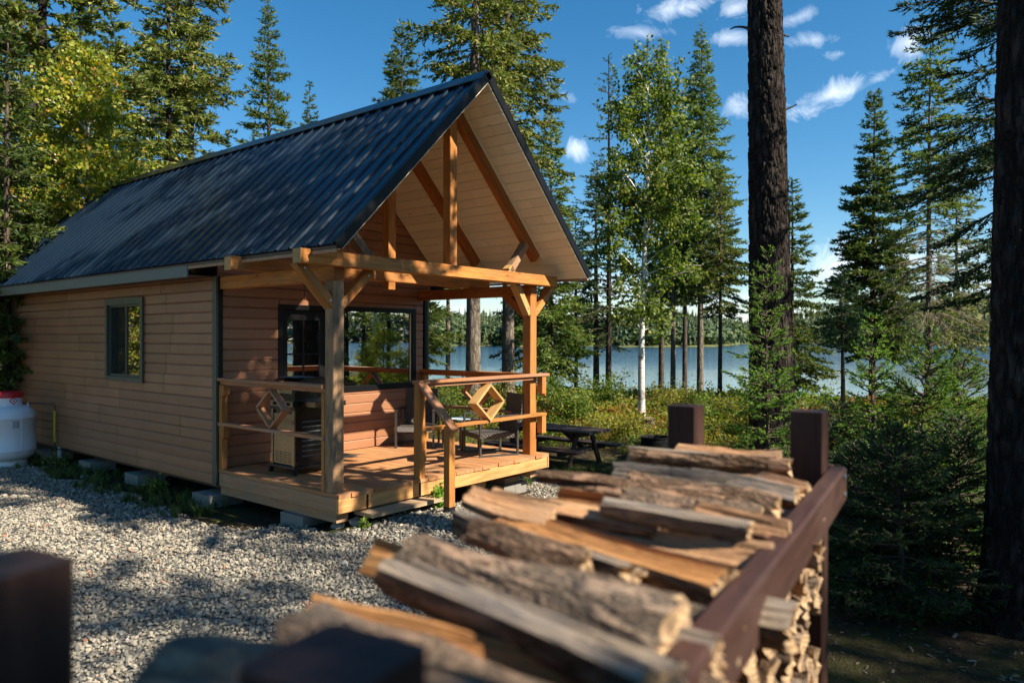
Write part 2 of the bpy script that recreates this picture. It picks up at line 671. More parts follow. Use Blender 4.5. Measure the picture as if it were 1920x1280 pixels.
def foliage(name, stops, transl=.3, rough=.55, spec=.3, objvar=.25):
    m = NT(name)
    gi = m.n('NewGeometry')
    c = m.ramp(gi.outputs['Random Per Island'], stops)
    g = m.noise(m.coords('Object', (1, 1, 1)), .9, 3, .6)
    v1 = m.math('ADD', m.math('MULTIPLY', g, .7), .62)
    v1 = m.math('MULTIPLY', v1, m.math('ADD', m.math('MULTIPLY', m.rnd(), objvar * 2), 1 - objvar))
    hsv = m.n('HueSaturation')
    m.l(v1, hsv.inputs['Value'])
    m.l(c, hsv.inputs['Color'])
    c = hsv.outputs[0]
    m.l(c, m.b.inputs['Base Color'])
    m.set(m.b, Roughness=rough)
    m.b.inputs['Specular IOR Level'].default_value = spec
    if transl:
        tl = m.n('BsdfTranslucent')
        hs2 = m.n('HueSaturation')
        hs2.inputs['Value'].default_value = 1.5
        hs2.inputs['Saturation'].default_value = 1.1
        m.l(c, hs2.inputs['Color'])
        m.l(hs2.outputs[0], tl.inputs['Color'])
        mx = m.n('MixShader')
        mx.inputs[0].default_value = transl
        m.l(m.b.outputs[0], mx.inputs[1])
        m.l(tl.outputs[0], mx.inputs[2])
        m.l(mx.outputs[0], m.out.inputs['Surface'])
    return m.m


M['needles'] = foliage('spruce_needles', [(0, (.040, .080, .018)), (.45, (.090, .150, .030)), (.8, (.165, .22, .045)), (.95, (.26, .27, .06)), (1, (.24, .18, .07))], .32)
M['needles_warm'] = foliage('warm_spruce_needles', [(0, (.050, .082, .016)), (.4, (.120, .165, .032)), (.75, (.22, .25, .05)), (.92, (.30, .28, .07)), (1, (.26, .18, .08))], .22)
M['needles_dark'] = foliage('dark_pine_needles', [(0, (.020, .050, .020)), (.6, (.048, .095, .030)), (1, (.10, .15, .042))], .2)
M['needles_fresh'] = foliage('young_spruce_needles', [(0, (.045, .13, .028)), (.5, (.14, .27, .045)), (.85, (.26, .40, .07)), (1, (.38, .48, .10))], .45)
M['larch'] = foliage('larch_needles', [(0, (.045, .075, .02)), (.5, (.085, .12, .032)), (1, (.15, .17, .045))], .3)
M['birch_leaf'] = foliage('birch_leaves', [(0, (.075, .14, .016)), (.5, (.16, .24, .032)), (.85, (.28, .34, .06)), (1, (.42, .40, .09))], .42, spec=.5)
M['aspen_leaf'] = foliage('yellowing_leaves', [(0, (.10, .16, .018)), (.4, (.21, .27, .030)), (.75, (.36, .36, .04)), (.93, (.46, .34, .04)), (1, (.50, .24, .05))], .38, spec=.4)
M['bush_leaf'] = foliage('bush_leaves', [(0, (.055, .12, .018)), (.5, (.13, .21, .03)), (.85, (.25, .30, .05)), (1, (.36, .32, .06))], .45, spec=.4, objvar=.35)
M['red_leaf'] = foliage('reddening_leaves', [(0, (.14, .09, .02)), (.5, (.26, .17, .03)), (.8, (.34, .14, .04)), (1, (.38, .08, .04))], .35, objvar=.3)
M['olive_leaf'] = foliage('olive_leaves', [(0, (.09, .12, .018)), (.5, (.20, .20, .03)), (1, (.36, .31, .06))], .45, objvar=.3)
M['grass'] = foliage('grass_blades', [(0, (.05, .09, .02)), (.6, (.10, .16, .035)), (1, (.22, .22, .08))], .35)
M['fern'] = foliage('bright_fern', [(0, (.10, .20, .02)), (.6, (.16, .28, .03)), (1, (.26, .34, .06))], .4)
M['twig'] = plain('twig_wood', (.085, .062, .048), .85, spec=.2, var=.3)
M['twig_pale'] = plain('lichen_twigs', (.21, .175, .125), .9, spec=.2, var=.3)
M['far'] = foliage('far_forest', [(0, (.030, .060, .024)), (.4, (.050, .088, .034)), (.75, (.085, .125, .040)), (1, (.15, .16, .045))], 0, objvar=0)
M['far_hill'] = foliage('far_forest_hill', [(0, (.030, .055, .036)), (.5, (.045, .078, .044)), (1, (.085, .115, .050))], 0, objvar=0)


def split_wood(name, dark, light, weather, wf):
    m = NT(name)
    v = m.coords(scale=(2.0, 30, 30))
    g = m.noise(v, 1.8, 6, .65, .5)
    g3 = m.noise(m.coords(scale=(4, 9, 9)), 1.6, 4, .6, .4)
    c = m.ramp(g, [(.3, dark), (.62, light)])
    w = m.ramp(g3, [(.42, (0, 0, 0)), (.6, (1, 1, 1))])
    c = m.mix(m.math('MULTIPLY', w, wf), c, weather)
    cn = m.noise(m.coords(scale=(1.3, 55, 55)), 1.7, 4, .6)
    crack = m.ramp(cn, [(.36, (1, 1, 1)), (.43, (0, 0, 0))])
    fib = m.noise(m.coords(scale=(6, 190, 190)), 1.2, 3, .6)
    c = m.mix(m.math('MULTIPLY', m.ramp(fib, [(.35, (1, 1, 1)), (.6, (0, 0, 0))]), .35), c, dark)
    c = m.mix(m.math('MULTIPLY', crack, .8), c, (.05, .03, .02))
    m.l(c, m.b.inputs['Base Color'])
    m.set(m.b, Roughness=.75)
    m.b.inputs['Specular IOR Level'].default_value = .2
    m.bump(m.math('ADD', m.math('ADD', g, m.math('MULTIPLY', fib, .5)), m.math('MULTIPLY', crack, -.8)), 1.0, .012)
    return m.m


M['split'] = split_wood('split_wood', (.42, .20, .095), (.68, .40, .21), (.36, .25, .18), .45)
M['split_orange'] = split_wood('orange_split_wood', (.42, .17, .055), (.66, .34, .13), (.22, .12, .06), .4)
M['split_grey'] = split_wood('weathered_split_wood', (.15, .12, .10), (.34, .29, .25), (.46, .34, .22), .5)
mm = NT('end_grain')
tcn = mm.n('TexCoord')
sp = mm.n('SeparateXYZ')
mm.l(tcn.outputs['Object'], sp.inputs[0])
cb = mm.n('CombineXYZ')
mm.l(sp.outputs[1], cb.inputs[0])
mm.l(sp.outputs[2], cb.inputs[1])
wv = mm.n('TexWave', wave_type='RINGS', rings_direction='Z')
mm.l(cb.outputs[0], wv.inputs['Vector'])
mm.set(wv, Scale=28.0, Distortion=1.5, Detail=3.0)
c = mm.ramp(wv.outputs[0], [(0, (.34, .20, .09)), (1, (.66, .46, .26))])
c = mm.mix(mm.ramp(mm.noise(tcn.outputs['Object'], 30, 4, .6), [(.38, (0, 0, 0)), (.62, (.8, .8, .8))]), c, (.17, .115, .08))
mm.l(c, mm.b.inputs['Base Color'])
mm.set(mm.b, Roughness=.8)
M['endgrain'] = mm.m

# ------------------------------------------------------------------ terrain, lake, far shore
LN = np.array([0.960, 0.278])                    # the shore lies across this direction
LAKE = -1.35


def sst(x, a, b):
    t = np.clip((x - a) / (b - a), 0, 1)
    return t * t * (3 - 2 * t)


def gz(x, y):
    x = np.asarray(x, dtype=float)
    y = np.asarray(y, dtype=float)
    q = x * LN[0] + y * LN[1]
    z = -0.43 - 0.07 * sst(x, 1.4, 2.8) + 0.13 * np.exp(-((x - .75) ** 2 + (y + .45) ** 2) / 1.0)
    z = z - 0.75 * sst(q, 11, 24) - 1.6 * sst(q, 24.5, 33)
    near = 1 - np.exp(-(np.maximum(q - 5.5, 0) ** 2) / 30)
    z = z + near * (.10 * np.sin(x * .9 + 1.3 * np.sin(y * .5)) * np.sin(y * .8 + .7) + .05 * np.sin(x * 2.3 + y * 1.7))
    back = sst(y, 12, 40) * sst(-x, -14, 6)
    return z + 1.2 * back


def vnoise(x, y, seed=0):
    """cheap smooth value noise"""
    def h(i, j):
        n = np.sin(i * 127.1 + j * 311.7 + seed * 74.7) * 43758.5453
        return n - np.floor(n)
    i, j = np.floor(x), np.floor(y)
    fx, fy = x - i, y - j
    fx, fy = fx * fx * (3 - 2 * fx), fy * fy * (3 - 2 * fy)
    return (h(i, j) * (1 - fx) + h(i + 1, j) * fx) * (1 - fy) + (h(i, j + 1) * (1 - fx) + h(i + 1, j + 1) * fx) * fy


def grid_mesh(name, xs, ys, fz, mat, keep=None):
    X, Y = np.meshgrid(xs, ys)
    Z = fz(X, Y)
    nx, ny = len(xs), len(ys)
    V = np.stack([X.ravel(), Y.ravel(), Z.ravel()], 1)
    i, j = np.meshgrid(np.arange(nx - 1), np.arange(ny - 1))
    a = (j * nx + i).ravel()
    F = np.stack([a, a + 1, a + nx + 1, a + nx], 1)
    if keep is not None:
        cx = V[F].mean(1)
        F = F[keep(cx[:, 0], cx[:, 1])]
    return mesh(name, V, F, [mat], smooth=True)


mm = NT('forest_floor')
v = mm.coords('Object', (1, 1, 1), rnd=False)
n1 = mm.noise(v, 1.1, 6, .65)
n2 = mm.noise(v, 14, 6, .7)
n3 = mm.noise(v, 70, 4, .7)
c = mm.ramp(n2, [(.3, (.022, .016, .011)), (.55, (.065, .047, .030)), (.75, (.15, .11, .07))])
grn = mm.ramp(n1, [(.46, (0, 0, 0)), (.62, (1, 1, 1))])
c = mm.mix(mm.math('MULTIPLY', grn, .7), c, mm.ramp(n3, [(.3, (.03, .045, .012)), (.7, (.12, .13, .03))]))
mm.l(c, mm.b.inputs['Base Color'])
mm.set(mm.b, Roughness=.95)
mm.b.inputs['Specular IOR Level'].default_value = .1
mm.bump(mm.math('ADD', n2, mm.math('MULTIPLY', n3, .5)), 1.0, .05)
M['floor'] = mm.m
xs = np.concatenate([np.linspace(-3000, -60, 14), np.linspace(-50, -10, 18), np.linspace(-9, 40, 150), np.linspace(42, 60, 6)])
ys = np.concatenate([np.linspace(-3000, -100, 14), np.linspace(-90, -22, 30), np.linspace(-20, 30, 150), np.linspace(32, 110, 30), np.linspace(130, 3000, 12)])
ground = kind(obj('ground', grid_mesh('ground', xs, ys, gz, M['floor'])), 'structure')

# gravel yard in front of the cabin and along its wall
mm = NT('gravel_base')
v = mm.coords('Object', (1, 1, 1), rnd=False)
vo = mm.n('TexVoronoi')
mm.l(v, vo.inputs['Vector'])
vo.inputs['Scale'].default_value = 34.0
c = mm.ramp(vo.outputs['Color'], [(.1, (.06, .06, .055)), (.5, (.16, .15, .13)), (.9, (.27, .25, .21))])
mm.l(c, mm.b.inputs['Base Color'])
mm.set(mm.b, Roughness=.95)
mm.bump(vo.outputs['Distance'], 1.0, .03)
M['gravel'] = mm.m


def in_gravel(x, y):
    wob = .35 * (vnoise(x * 1.1, y * 1.1, 3) - .5) + .25 * (vnoise(x * 3, y * 3, 5) - .5)
    a = (x < 4.35 + wob - .25 * np.maximum(-y - 1.0, 0)) & (y < .95 + wob * .6)      # front yard
    b = (x < -.42 + wob * .7)                                        # along the left wall
    right_edge = x * RT[0] + y * RT[1] - (CAM[:2] @ RT[:2])          # metres right of the camera
    depth = (x - CAM[0]) * FW[0] + (y - CAM[1]) * FW[1]
    c = right_edge < .30 * depth + .25 + wob                       # stops short of the spruces
    under = (y > .12 + wob * .5) & (x > .05 + wob * .4)               # bare soil below the deck
    under2 = under & (x < 4.0)
    edge = x + .12 * np.abs(y)
    return (a | b) & c & ~(under2 & (x < 3.2)) & (y < 12) & (x > -9)


gx = np.linspace(-9, 5, 141)
gy = np.linspace(-9, 12, 211)
gb = obj('gravel_yard', grid_mesh('gravel_yard', gx, gy, lambda x, y: gz(x, y) + .006, M['gravel'], in_gravel))
kind(gb, 'structure')


def pebble(seed, n=2, flat=.62):
    rng = np.random.default_rng(seed)
    import bmesh
    bm = bmesh.new()
    bmesh.ops.create_icosphere(bm, subdivisions=1, radius=.5)
    V = np.array([v.co[:] for v in bm.verts])
    F = [[v.index for v in f.verts] for f in bm.faces]
    bm.free()
    V = V * rng.uniform(.72, 1.2, (len(V), 1))
    V = V * np.array([1, rng.uniform(.6, .9), flat * rng.uniform(.7, 1.1)])
    return V, F


hidden = bpy.data.collections.new('instance_shapes')   # source shapes for the stuff, not linked to the scene


def scatter(name, pts, rot, scl, shapes, mats, seed=0):
    """one object that sets small shapes on given points (stuff nobody could count)"""
    me = bpy.data.meshes.new(name)
    me.vertices.add(len(pts))
    me.vertices.foreach_set('co', np.asarray(pts, np.float32).ravel())
    a = me.attributes.new('rot', 'FLOAT_VECTOR', 'POINT')
    a.data.foreach_set('vector', np.asarray(rot, np.float32).ravel())
    a = me.attributes.new('scl', 'FLOAT', 'POINT')
    a.data.foreach_set('value', np.asarray(scl, np.float32).ravel())
    a = me.attributes.new('idx', 'INT', 'POINT')
    rng = np.random.default_rng(seed)
    a.data.foreach_set('value', rng.integers(0, len(shapes), len(pts)).astype(np.int32))
    me.update()
    o = obj(name, me)
    kind(o, 'stuff')
    ng = bpy.data.node_groups.new(name + '_nodes', 'GeometryNodeTree')
    ng.interface.new_socket('Geometry', in_out='INPUT', socket_type='NodeSocketGeometry')
    ng.interface.new_socket('Geometry', in_out='OUTPUT', socket_type='NodeSocketGeometry')
    gi = ng.nodes.new('NodeGroupInput')
    go = ng.nodes.new('NodeGroupOutput')
    ci = ng.nodes.new('GeometryNodeCollectionInfo')
    c = bpy.data.collections.new(name + '_shapes')
    for i, (V, F) in enumerate(shapes):
        m = mesh('%s_shape_%02d' % (name, i), V, F, [mats[i % len(mats)]])
        c.objects.link(bpy.data.objects.new(m.name, m))
    ci.inputs['Collection'].default_value = c
    ci.inputs['Separate Children'].default_value = True
    ci.inputs['Reset Children'].default_value = True
    iop = ng.nodes.new('GeometryNodeInstanceOnPoints')
    iop.inputs['Pick Instance'].default_value = True

    def na(nm, ty):
        n = ng.nodes.new('GeometryNodeInputNamedAttribute')
        n.data_type = ty
        n.inputs['Name'].default_value = nm
        return n.outputs['Attribute']
    L = ng.links.new
    L(gi.outputs[0], iop.inputs['Points'])
    L(ci.outputs[0], iop.inputs['Instance'])
    L(na('idx', 'INT'), iop.inputs['Instance Index'])
    L(na('rot', 'FLOAT_VECTOR'), iop.inputs['Rotation'])
    L(na('scl', 'FLOAT'), iop.inputs['Scale'])
    L(iop.outputs[0], go.inputs[0])
    md = o.modifiers.new('scatter', 'NODES')
    md.node_group = ng
    return o


# pebble colours vary from stone to stone
def pebble_mat(name, stops):
    m = NT(name)
    c = m.ramp(m.rnd(), stops)
    g = m.noise(m.coords('Object', (1, 1, 1)), 3.0, 4, .6)
    c = m.mix(m.math('MULTIPLY', g, .5), c, (.20, .18, .15))
    m.l(c, m.b.inputs['Base Color'])
    m.set(m.b, Roughness=.85)
    m.b.inputs['Specular IOR Level'].default_value = .25
    return m.m


M['peb'] = pebble_mat('pebbles', [(0, (.10, .095, .09)), (.22, (.28, .26, .22)), (.5, (.47, .41, .31)), (.72, (.23, .21, .165)), (.85, (.56, .50, .39)), (.965, (.36, .30, .22)), (.975, (.42, .13, .04)), (1, (.62, .59, .53))])
rng = np.random.default_rng(11)
N = 230000
px_ = rng.uniform(-7.5, 4.9, N)
py_ = rng.uniform(-7.0, 11, N)
dep = (px_ - CAM[0]) * FW[0] + (py_ - CAM[1]) * FW[1]
lat = (px_ - CAM[0]) * RT[0] + (py_ - CAM[1]) * RT[1]
ok = in_gravel(px_, py_) & (lat > -.80 * dep - 1.2) & (dep > .8) & (dep < 14)
ok &= ~((px_ > -.1) & (py_ > 2.1))
px_, py_, dep = px_[ok], py_[ok], dep[ok]
sz = .013 + .018 * rng.random(len(px_)) ** 1.6 + .03 * (rng.random(len(px_)) < .02)
zz = gz(px_, py_) + .006 + rng.uniform(0, .018, len(px_))
rot = np.stack([rng.normal(0, .45, len(px_)), rng.normal(0, .45, len(px_)), rng.uniform(0, 6.28, len(px_))], 1)
gravel = scatter('gravel', np.stack([px_, py_, zz], 1), rot, sz * 1.5, [pebble(i) for i in range(8)], [M['peb']])

# lake: a rippled sheet out to the far shore
mm = NT('lake_water')
v = mm.coords('Object', (1, 1, 1), rnd=False)
mp = mm.n('Mapping')
mp.inputs['Rotation'].default_value = (0, 0, R(-YAW))
mp.inputs['Scale'].default_value = (.55, 1.5, 1)
tcn = mm.n('TexCoord')
mm.l(tcn.outputs['Object'], mp.inputs['Vector'])
w1 = mm.noise(mp.outputs[0], .9, 4, .55)
w2 = mm.noise(mp.outputs[0], 4.5, 3, .6)
mp2 = mm.n('Mapping')
mp2.inputs['Rotation'].default_value = (0, 0, R(-YAW))
mp2.inputs['Scale'].default_value = (.004, .030, 1)
mm.l(tcn.outputs['Object'], mp2.inputs['Vector'])
patch = mm.ramp(mm.noise(mp2.outputs[0], 1.0, 3, .5), [(.40, (.25, .25, .25)), (.60, (1, 1, 1))])
dn_ = mm.n('VectorMath', operation='DISTANCE')
mm.l(tcn.outputs['Object'], dn_.inputs[0])
dn_.inputs[1].default_value = (float(CAM[0]), float(CAM[1]), LAKE)
far_ = mm.ramp(mm.math('DIVIDE', mm.math('ADD', dn_.outputs['Value'], mm.math('MULTIPLY', mm.noise(mp2.outputs[0], 1.6, 3, .5), 60)), 400.0), [(.24, (.05, .05, .05)), (.38, (1, 1, 1))])
far_ = mm.math('MULTIPLY', far_, 3.5)
patch = mm.math('MULTIPLY', mm.math('ADD', mm.math('MULTIPLY', patch, .5), .5), far_)
h = mm.math('MULTIPLY', mm.math('ADD', mm.math('MULTIPLY', w1, .6), mm.math('MULTIPLY', w2, .25)), patch)
mm.bump(h, .6, .22)
mm.set(mm.b, Base_Color=(.006, .030, .060, 1), Roughness=.08, IOR=1.333)
mm.b.inputs['Specular IOR Level'].default_value = .5
M['water'] = mm.m


def ring(angles, radii, z, name, mat):
    """a fan sheet over angle x distance from the camera's foot"""
    V = [(CAM[0] + r * math.sin(a), CAM[1] + r * math.cos(a), z) for r in radii for a in angles]
    n = len(angles)
    F = [(i * n + k, i * n + k + 1, (i + 1) * n + k + 1, (i + 1) * n + k) for i in range(len(radii) - 1) for k in range(n - 1)]
    return mesh(name, V, F, [mat], smooth=True)


# azimuths are measured from +y towards +x
angs = [R(a) for a in np.linspace(18, 178, 81)]
lake = kind(obj('lake', ring(angs, [16, 24, 40, 80, 160, 300, 600, 900], LAKE, 'lake', M['water'])), 'structure')


def shore_r(az):
    """distance of the far shore for an azimuth in degrees"""
    base = 430 + 60 * np.sin(az * .11) + 14 * np.sin(az * .9)
    left = 268 + 10 * np.sin(az * .7) + 5 * np.sin(az * 2.3)
    t = sst(az, 66.0, 69.2)                          # the left headland ends near picture column 1380
    r = left * (1 - t) + base * t
    return r


def hill_h(az, r):
    d = r - shore_r(az)
    t = sst(az, 64.0, 74)
    hgt = (7 + 9 * np.sin(az * .21 + 1.0) ** 2) * (1 - t) + (30 + 9 * np.sin(az * .16 + .4)) * t
    rise = sst(d, 10, 330)
    n = 3.0 * (vnoise(az * .5, r * .012, 9) - .5) * rise
    return LAKE - 1.0 + 1.5 * sst(d, -4, 8) + hgt * rise + n


az_ = np.linspace(12, 182, 260)
rr_ = np.concatenate([np.linspace(225, 330, 16), np.linspace(345, 900, 24)])
A, Q = np.meshgrid(az_, rr_)
Z = hill_h(A, Q)
V = np.stack([CAM[0] + Q * np.sin(np.radians(A)), CAM[1] + Q * np.cos(np.radians(A)), Z], 2).reshape(-1, 3)
i, j = np.meshgrid(np.arange(len(az_) - 1), np.arange(len(rr_) - 1))
a = (j * len(az_) + i).ravel()
F = np.stack([a, a + 1, a + len(az_) + 1, a + len(az_)], 1)
mm = NT('far_shore_ground')
c = mm.ramp(mm.noise(mm.coords('Object', (1, 1, 1), rnd=False), .12, 5, .6), [(.35, (.06, .08, .02)), (.6, (.17, .17, .04)), (.75, (.24, .20, .06))])
mm.l(c, mm.b.inputs['Base Color'])
mm.set(mm.b, Roughness=.95)
far_ground = kind(obj('far_shore', mesh('far_shore', V, F, [mm.m], smooth=True)), 'structure')


def rough_conifer(rng, n=54):
    """a ragged spire of loose faces, unit height"""
    V, F = [], []
    for k in range(n):
        t = (k + rng.random()) / n
        a = rng.uniform(0, 6.28)
        r = .17 * (1 - t) ** .8 * rng.uniform(.6, 1.15) + .012
        z = .08 + t * .86
        s = .05 + .05 * (1 - t)
        b = len(V)
        V += [(.02 * math.cos(a), .02 * math.sin(a), z + s), (r * math.cos(a - .42), r * math.sin(a - .42), z - s * .6), (r * math.cos(a + .42), r * math.sin(a + .42), z - s * .6)]
        F.append((b, b + 1, b + 2))
    V += [(-.012, 0, .88), (.012, 0, .88), (0, 0, 1.0)]
    F.append((len(V) - 3, len(V) - 2, len(V) - 1))
    return np.array(V), np.array(F)


def rough_round(rng, n=60):
    V, F = [], []
    for k in range(n):
        d = rng.normal(size=3)
        d /= np.linalg.norm(d)
        p = d * np.array([.30, .30, .38]) * rng.uniform(.75, 1.08) + np.array([0, 0, .55])
        s = .10 * rng.uniform(.7, 1.3)
        u = rng.normal(size=3)
        u -= d * (u @ d) * .7
        u /= np.linalg.norm(u)
        w = np.cross(d, u)
        b = len(V)
        V += [p + u * s, p - u * s * .6 + w * s, p - u * s * .6 - w * s]
        F.append((b, b + 1, b + 2))
    return np.array(V), np.array(F)


def merged_forest(name, P, H, Wd, mats, seed, pround=.25):
    rng = np.random.default_rng(seed)
    temps = [rough_conifer(rng) for _ in range(4)] + [rough_round(rng) for _ in range(2)]
    Vs, Fs, Ms, off = [], [], [], 0
    ch = np.where(rng.random(len(P)) < pround, rng.integers(4, 6, len(P)), rng.integers(0, 4, len(P)))
    for ti in range(6):
        idx = np.where(ch == ti)[0]
        if len(idx) == 0:
            continue
        tv, tf = temps[ti]
        an = rng.uniform(0, 6.28, len(idx))
        c_, s_ = np.cos(an)[:, None], np.sin(an)[:, None]
        h = H[idx][:, None] * (.72 if ti > 3 else 1)
        w = (H[idx] * Wd[idx])[:, None]
        X = (tv[:, 0] * c_ - tv[:, 1] * s_) * w + P[idx, 0:1]
        Y = (tv[:, 0] * s_ + tv[:, 1] * c_) * w + P[idx, 1:2]
        Z_ = tv[:, 2] * h + P[idx, 2:3]
        V_ = np.stack([X, Y, Z_], 2).reshape(-1, 3)
        F_ = (tf[None] + (np.arange(len(idx)) * len(tv))[:, None, None]).reshape(-1, 3) + off
        off += len(V_)
        Vs.append(V_)
        Fs.append(F_)
    return mesh(name, np.concatenate(Vs), np.concatenate(Fs), mats)


rng = np.random.default_rng(21)
n = 5200
az = rng.uniform(40, 112, n)
dd_ = 2 + 320 * rng.random(n) ** 1.35
dd_ += np.where(az < 68, 5 + 9 * rng.random(n) ** 2, 2)
r = shore_r(az) + dd_
P = np.stack([CAM[0] + r * np.sin(np.radians(az)), CAM[1] + r * np.cos(np.radians(az)), hill_h(az, r) - .3], 1)
H = rng.uniform(5.5, 12.5, n) * np.where(dd_ < 10, .6, 1)
kind(obj('far_forest', merged_forest('far_forest', P, H, np.full(n, 1.0), [M['far']], 3, .35)), 'stuff')
n = 2400
az = rng.uniform(112, 176, n)
dd_ = 2 + 200 * rng.random(n) ** 1.2
r = shore_r(az) + dd_
P = np.stack([CAM[0] + r * np.sin(np.radians(az)), CAM[1] + r * np.cos(np.radians(az)), hill_h(az, r) - .3], 1)
kind(obj('far_forest', merged_forest('far_forest', P, rng.uniform(8, 15, n), np.full(n, 1.2), [M['far_hill']], 4, .3)), 'stuff')

# ------------------------------------------------------------------ the cabin
CW, CD, CL = 3.28, 2.20, 8.78                    # width, porch depth, rear wall
RX = 1.68                                        # ridge
ZA, ZE, OE, OF, OB = 4.372, 2.326, .33, .39, .70
SL = (ZA - ZE) / (RX + OE)                       # roof slope
cabin = empty('timber_cabin', (0, CD, -.2), 'small brown timber cabin with dark metal gable roof and open front porch by the lake', 'cabin')
# a group Empty would be a level; walls and the like are parts, boards are sub-parts


def siding(par, u0f, u1f, z0, z1, holes, plane, seed, n0=0, flip=False):
    """boards .246 m tall in courses; u runs along the wall; plane maps (u, out, z) to world"""
    rng = random.Random(seed)
    bh = .246
    z = z0
    row = 0
    while z < z1 - .01:
        zt = min(z + bh, z1)
        # joint positions in this row
        umin = min(u0f(z), u0f(zt))
        umax = max(u1f(z), u1f(zt))
        cuts = [umin]
        p = umin + rng.uniform(.7, 2.6)
        while p < umax - .4:
            cuts.append(p)
            p += rng.uniform(1.7, 3.0)
        cuts.append(umax)
        for a, b in zip(cuts[:-1], cuts[1:]):
            segs = [(a, b, z, zt)]
            for (h0, h1, g0, g1) in holes:
                ns = []
                for (s0, s1, y0, y1) in segs:
                    if s1 <= h0 or s0 >= h1 or y1 <= g0 or y0 >= g1:
                        ns.append((s0, s1, y0, y1))
                        continue
                    if s0 < h0:
                        ns.append((s0, h0, y0, y1))
                    if s1 > h1:
                        ns.append((h1, s1, y0, y1))
                    m0, m1 = max(s0, h0), min(s1, h1)
                    if y0 < g0:
                        ns.append((m0, m1, y0, g0))
                    if y1 > g1:
                        ns.append((m0, m1, g1, y1))
                segs = ns
            for (s0, s1, y0, y1) in segs:
                if s1 - s0 < .02 or y1 - y0 < .012:
                    continue
                # pressed profile: two laps per board
                prof = []
                for k in (0, 1):
                    zb = z + k * bh / 2
                    dp = .016 if k == 0 else .017
                    prof += [(zb + .000, .003), (zb + .004, dp), (zb + .050, dp + .001), (zb + bh / 2 - .020, dp), (zb + bh / 2 - .003, .004)]
                pz = [q for q in prof if y0 - 1e-6 <= q[0] <= y1 + 1e-6]

                def ov(zz):
                    for (za, oa), (zb_, ob) in zip(prof[:-1], prof[1:]):
                        if za <= zz <= zb_:
                            return oa + (ob - oa) * (zz - za) / max(1e-6, zb_ - za)
                    return prof[-1][1]
                if not pz or pz[0][0] > y0 + .001:
                    pz = [(y0, ov(y0))] + pz
                if pz[-1][0] < y1 - .001:
                    pz = pz + [(y1, ov(y1))]
                V, F = [], []
                g = .0042
                for (zz, oo) in pz:
                    e0 = max(s0 + g, u0f(zz) if s0 <= umin + .001 or s0 < u0f(zz) else s0 + g)
                    e1 = min(s1 - g, u1f(zz) if s1 >= umax - .001 or s1 > u1f(zz) else s1 - g)
                    if e1 < e0:
                        e0 = e1 = (e0 + e1) / 2
                    V += [plane(e0, oo, zz), plane(e1, oo, zz), plane(e0, -.012, zz), plane(e1, -.012, zz)]
                for i in range(len(pz) - 1):
                    a_, b_ = i * 4, i * 4 + 4
                    F += [(a_, a_ + 1, b_ + 1, b_), (a_ + 2, a_, b_, b_ + 2), (a_ + 1, a_ + 3, b_ + 3, b_ + 1), (a_ + 3, a_ + 2, b_ + 2, b_ + 3)]
                F += [(2, 3, 1, 0), (len(V) - 4, len(V) - 3, len(V) - 1, len(V) - 2)]
                if flip:
                    F = [tuple(reversed(f)) for f in F]
                c0 = Vector(V[0])
                me = mesh('siding_board', [tuple(Vector(v_) - c0) for v_ in V], F, [M['siding']])
                obj('siding_board', me, par, Matrix.Translation(c0))
        z = zt
        row += 1


def slab(name, a, b, mat, par):
    m = MB()
    m.box(a, b)
    return m.build(name, mat, par)


ZW0, ZW1 = -.18, 2.185
# wall cores (sheathing) 10 cm thick with openings left out, boards in front
M['core'] = plain('sheathing', (.06, .04, .03), .9)
LW = [(3.99, 5.02, .945, 1.965)]                  # left window opening in y
lw = MB()
y_, h = LW[0][:2], LW[0][2:]
lw.box((.012, CD + .03, ZW0 + .005), (.10, y_[0], ZW1))
lw.box((.012, y_[1], ZW0 + .005), (.10, CL - .03, ZW1))
lw.box((.012, y_[0], ZW0 + .005), (.10, y_[1], h[0]))
lw.box((.012, y_[0], h[1]), (.10, y_[1], ZW1))
wall_l = lw.build('side_wall', M['core'], cabin)
siding(wall_l, lambda z: CD + .055, lambda z: CL - .045, ZW0, ZW1, LW, lambda u, o, z: (-o, u, z), 5, flip=True)
HO = [(.80, 1.60, -.02, 1.875), (1.64, 3.035, .80, 1.89)]   # door, big window
fw_ = MB()
fw_.box((.10, CD + .012, ZW0 + .005), (.80, CD + .10, 2.30))
fw_.box((.80, CD + .012, 1.875), (1.60, CD + .10, 2.30))
fw_.box((1.60, CD + .012, ZW0 + .005), (1.64, CD + .10, 2.30))
fw_.box((1.64, CD + .012, ZW0 + .005), (3.035, CD + .10, .80))
fw_.box((1.64, CD + .012, 1.89), (3.035, CD + .10, 2.30))
fw_.box((3.035, CD + .012, ZW0 + .005), (3.18, CD + .10, 2.30))
fw_.add([(.02, CD + .05, 2.30), (3.30, CD + .05, 2.30), (RX, CD + .05, ZA - .16)], [(0, 1, 2)])
wall_f = fw_.build('porch_wall', M['core'], cabin)
zt_g = ZA - .12
siding(wall_f, lambda z: .055 if z < 2.19 else max(.0, RX - (zt_g - z) / SL), lambda z: 3.205 if z < 2.19 else min(3.36, RX + (zt_g - z) / SL),
       0.002, zt_g - .02, HO, lambda u, o, z: (u, CD - o, z), 9)
rw = MB()
rw.box((CW - .10, CD + .03, ZW0 + .005), (CW - .012, CL - .03, ZW1))
wall_r = rw.build('side_wall', M['core'], cabin)
siding(wall_r, lambda z: CD + .055, lambda z: CL - .045, ZW0, ZW1, [], lambda u, o, z: (CW + o, u, z), 6)
bw = MB()
bw.box((.10, CL - .10, ZW0 + .005), (CW - .10, CL - .012, 2.3))
bw.add([(.02, CL - .05, 2.30), (3.30, CL - .05, 2.30), (RX, CL - .05, ZA - .16)], [(0, 2, 1)])
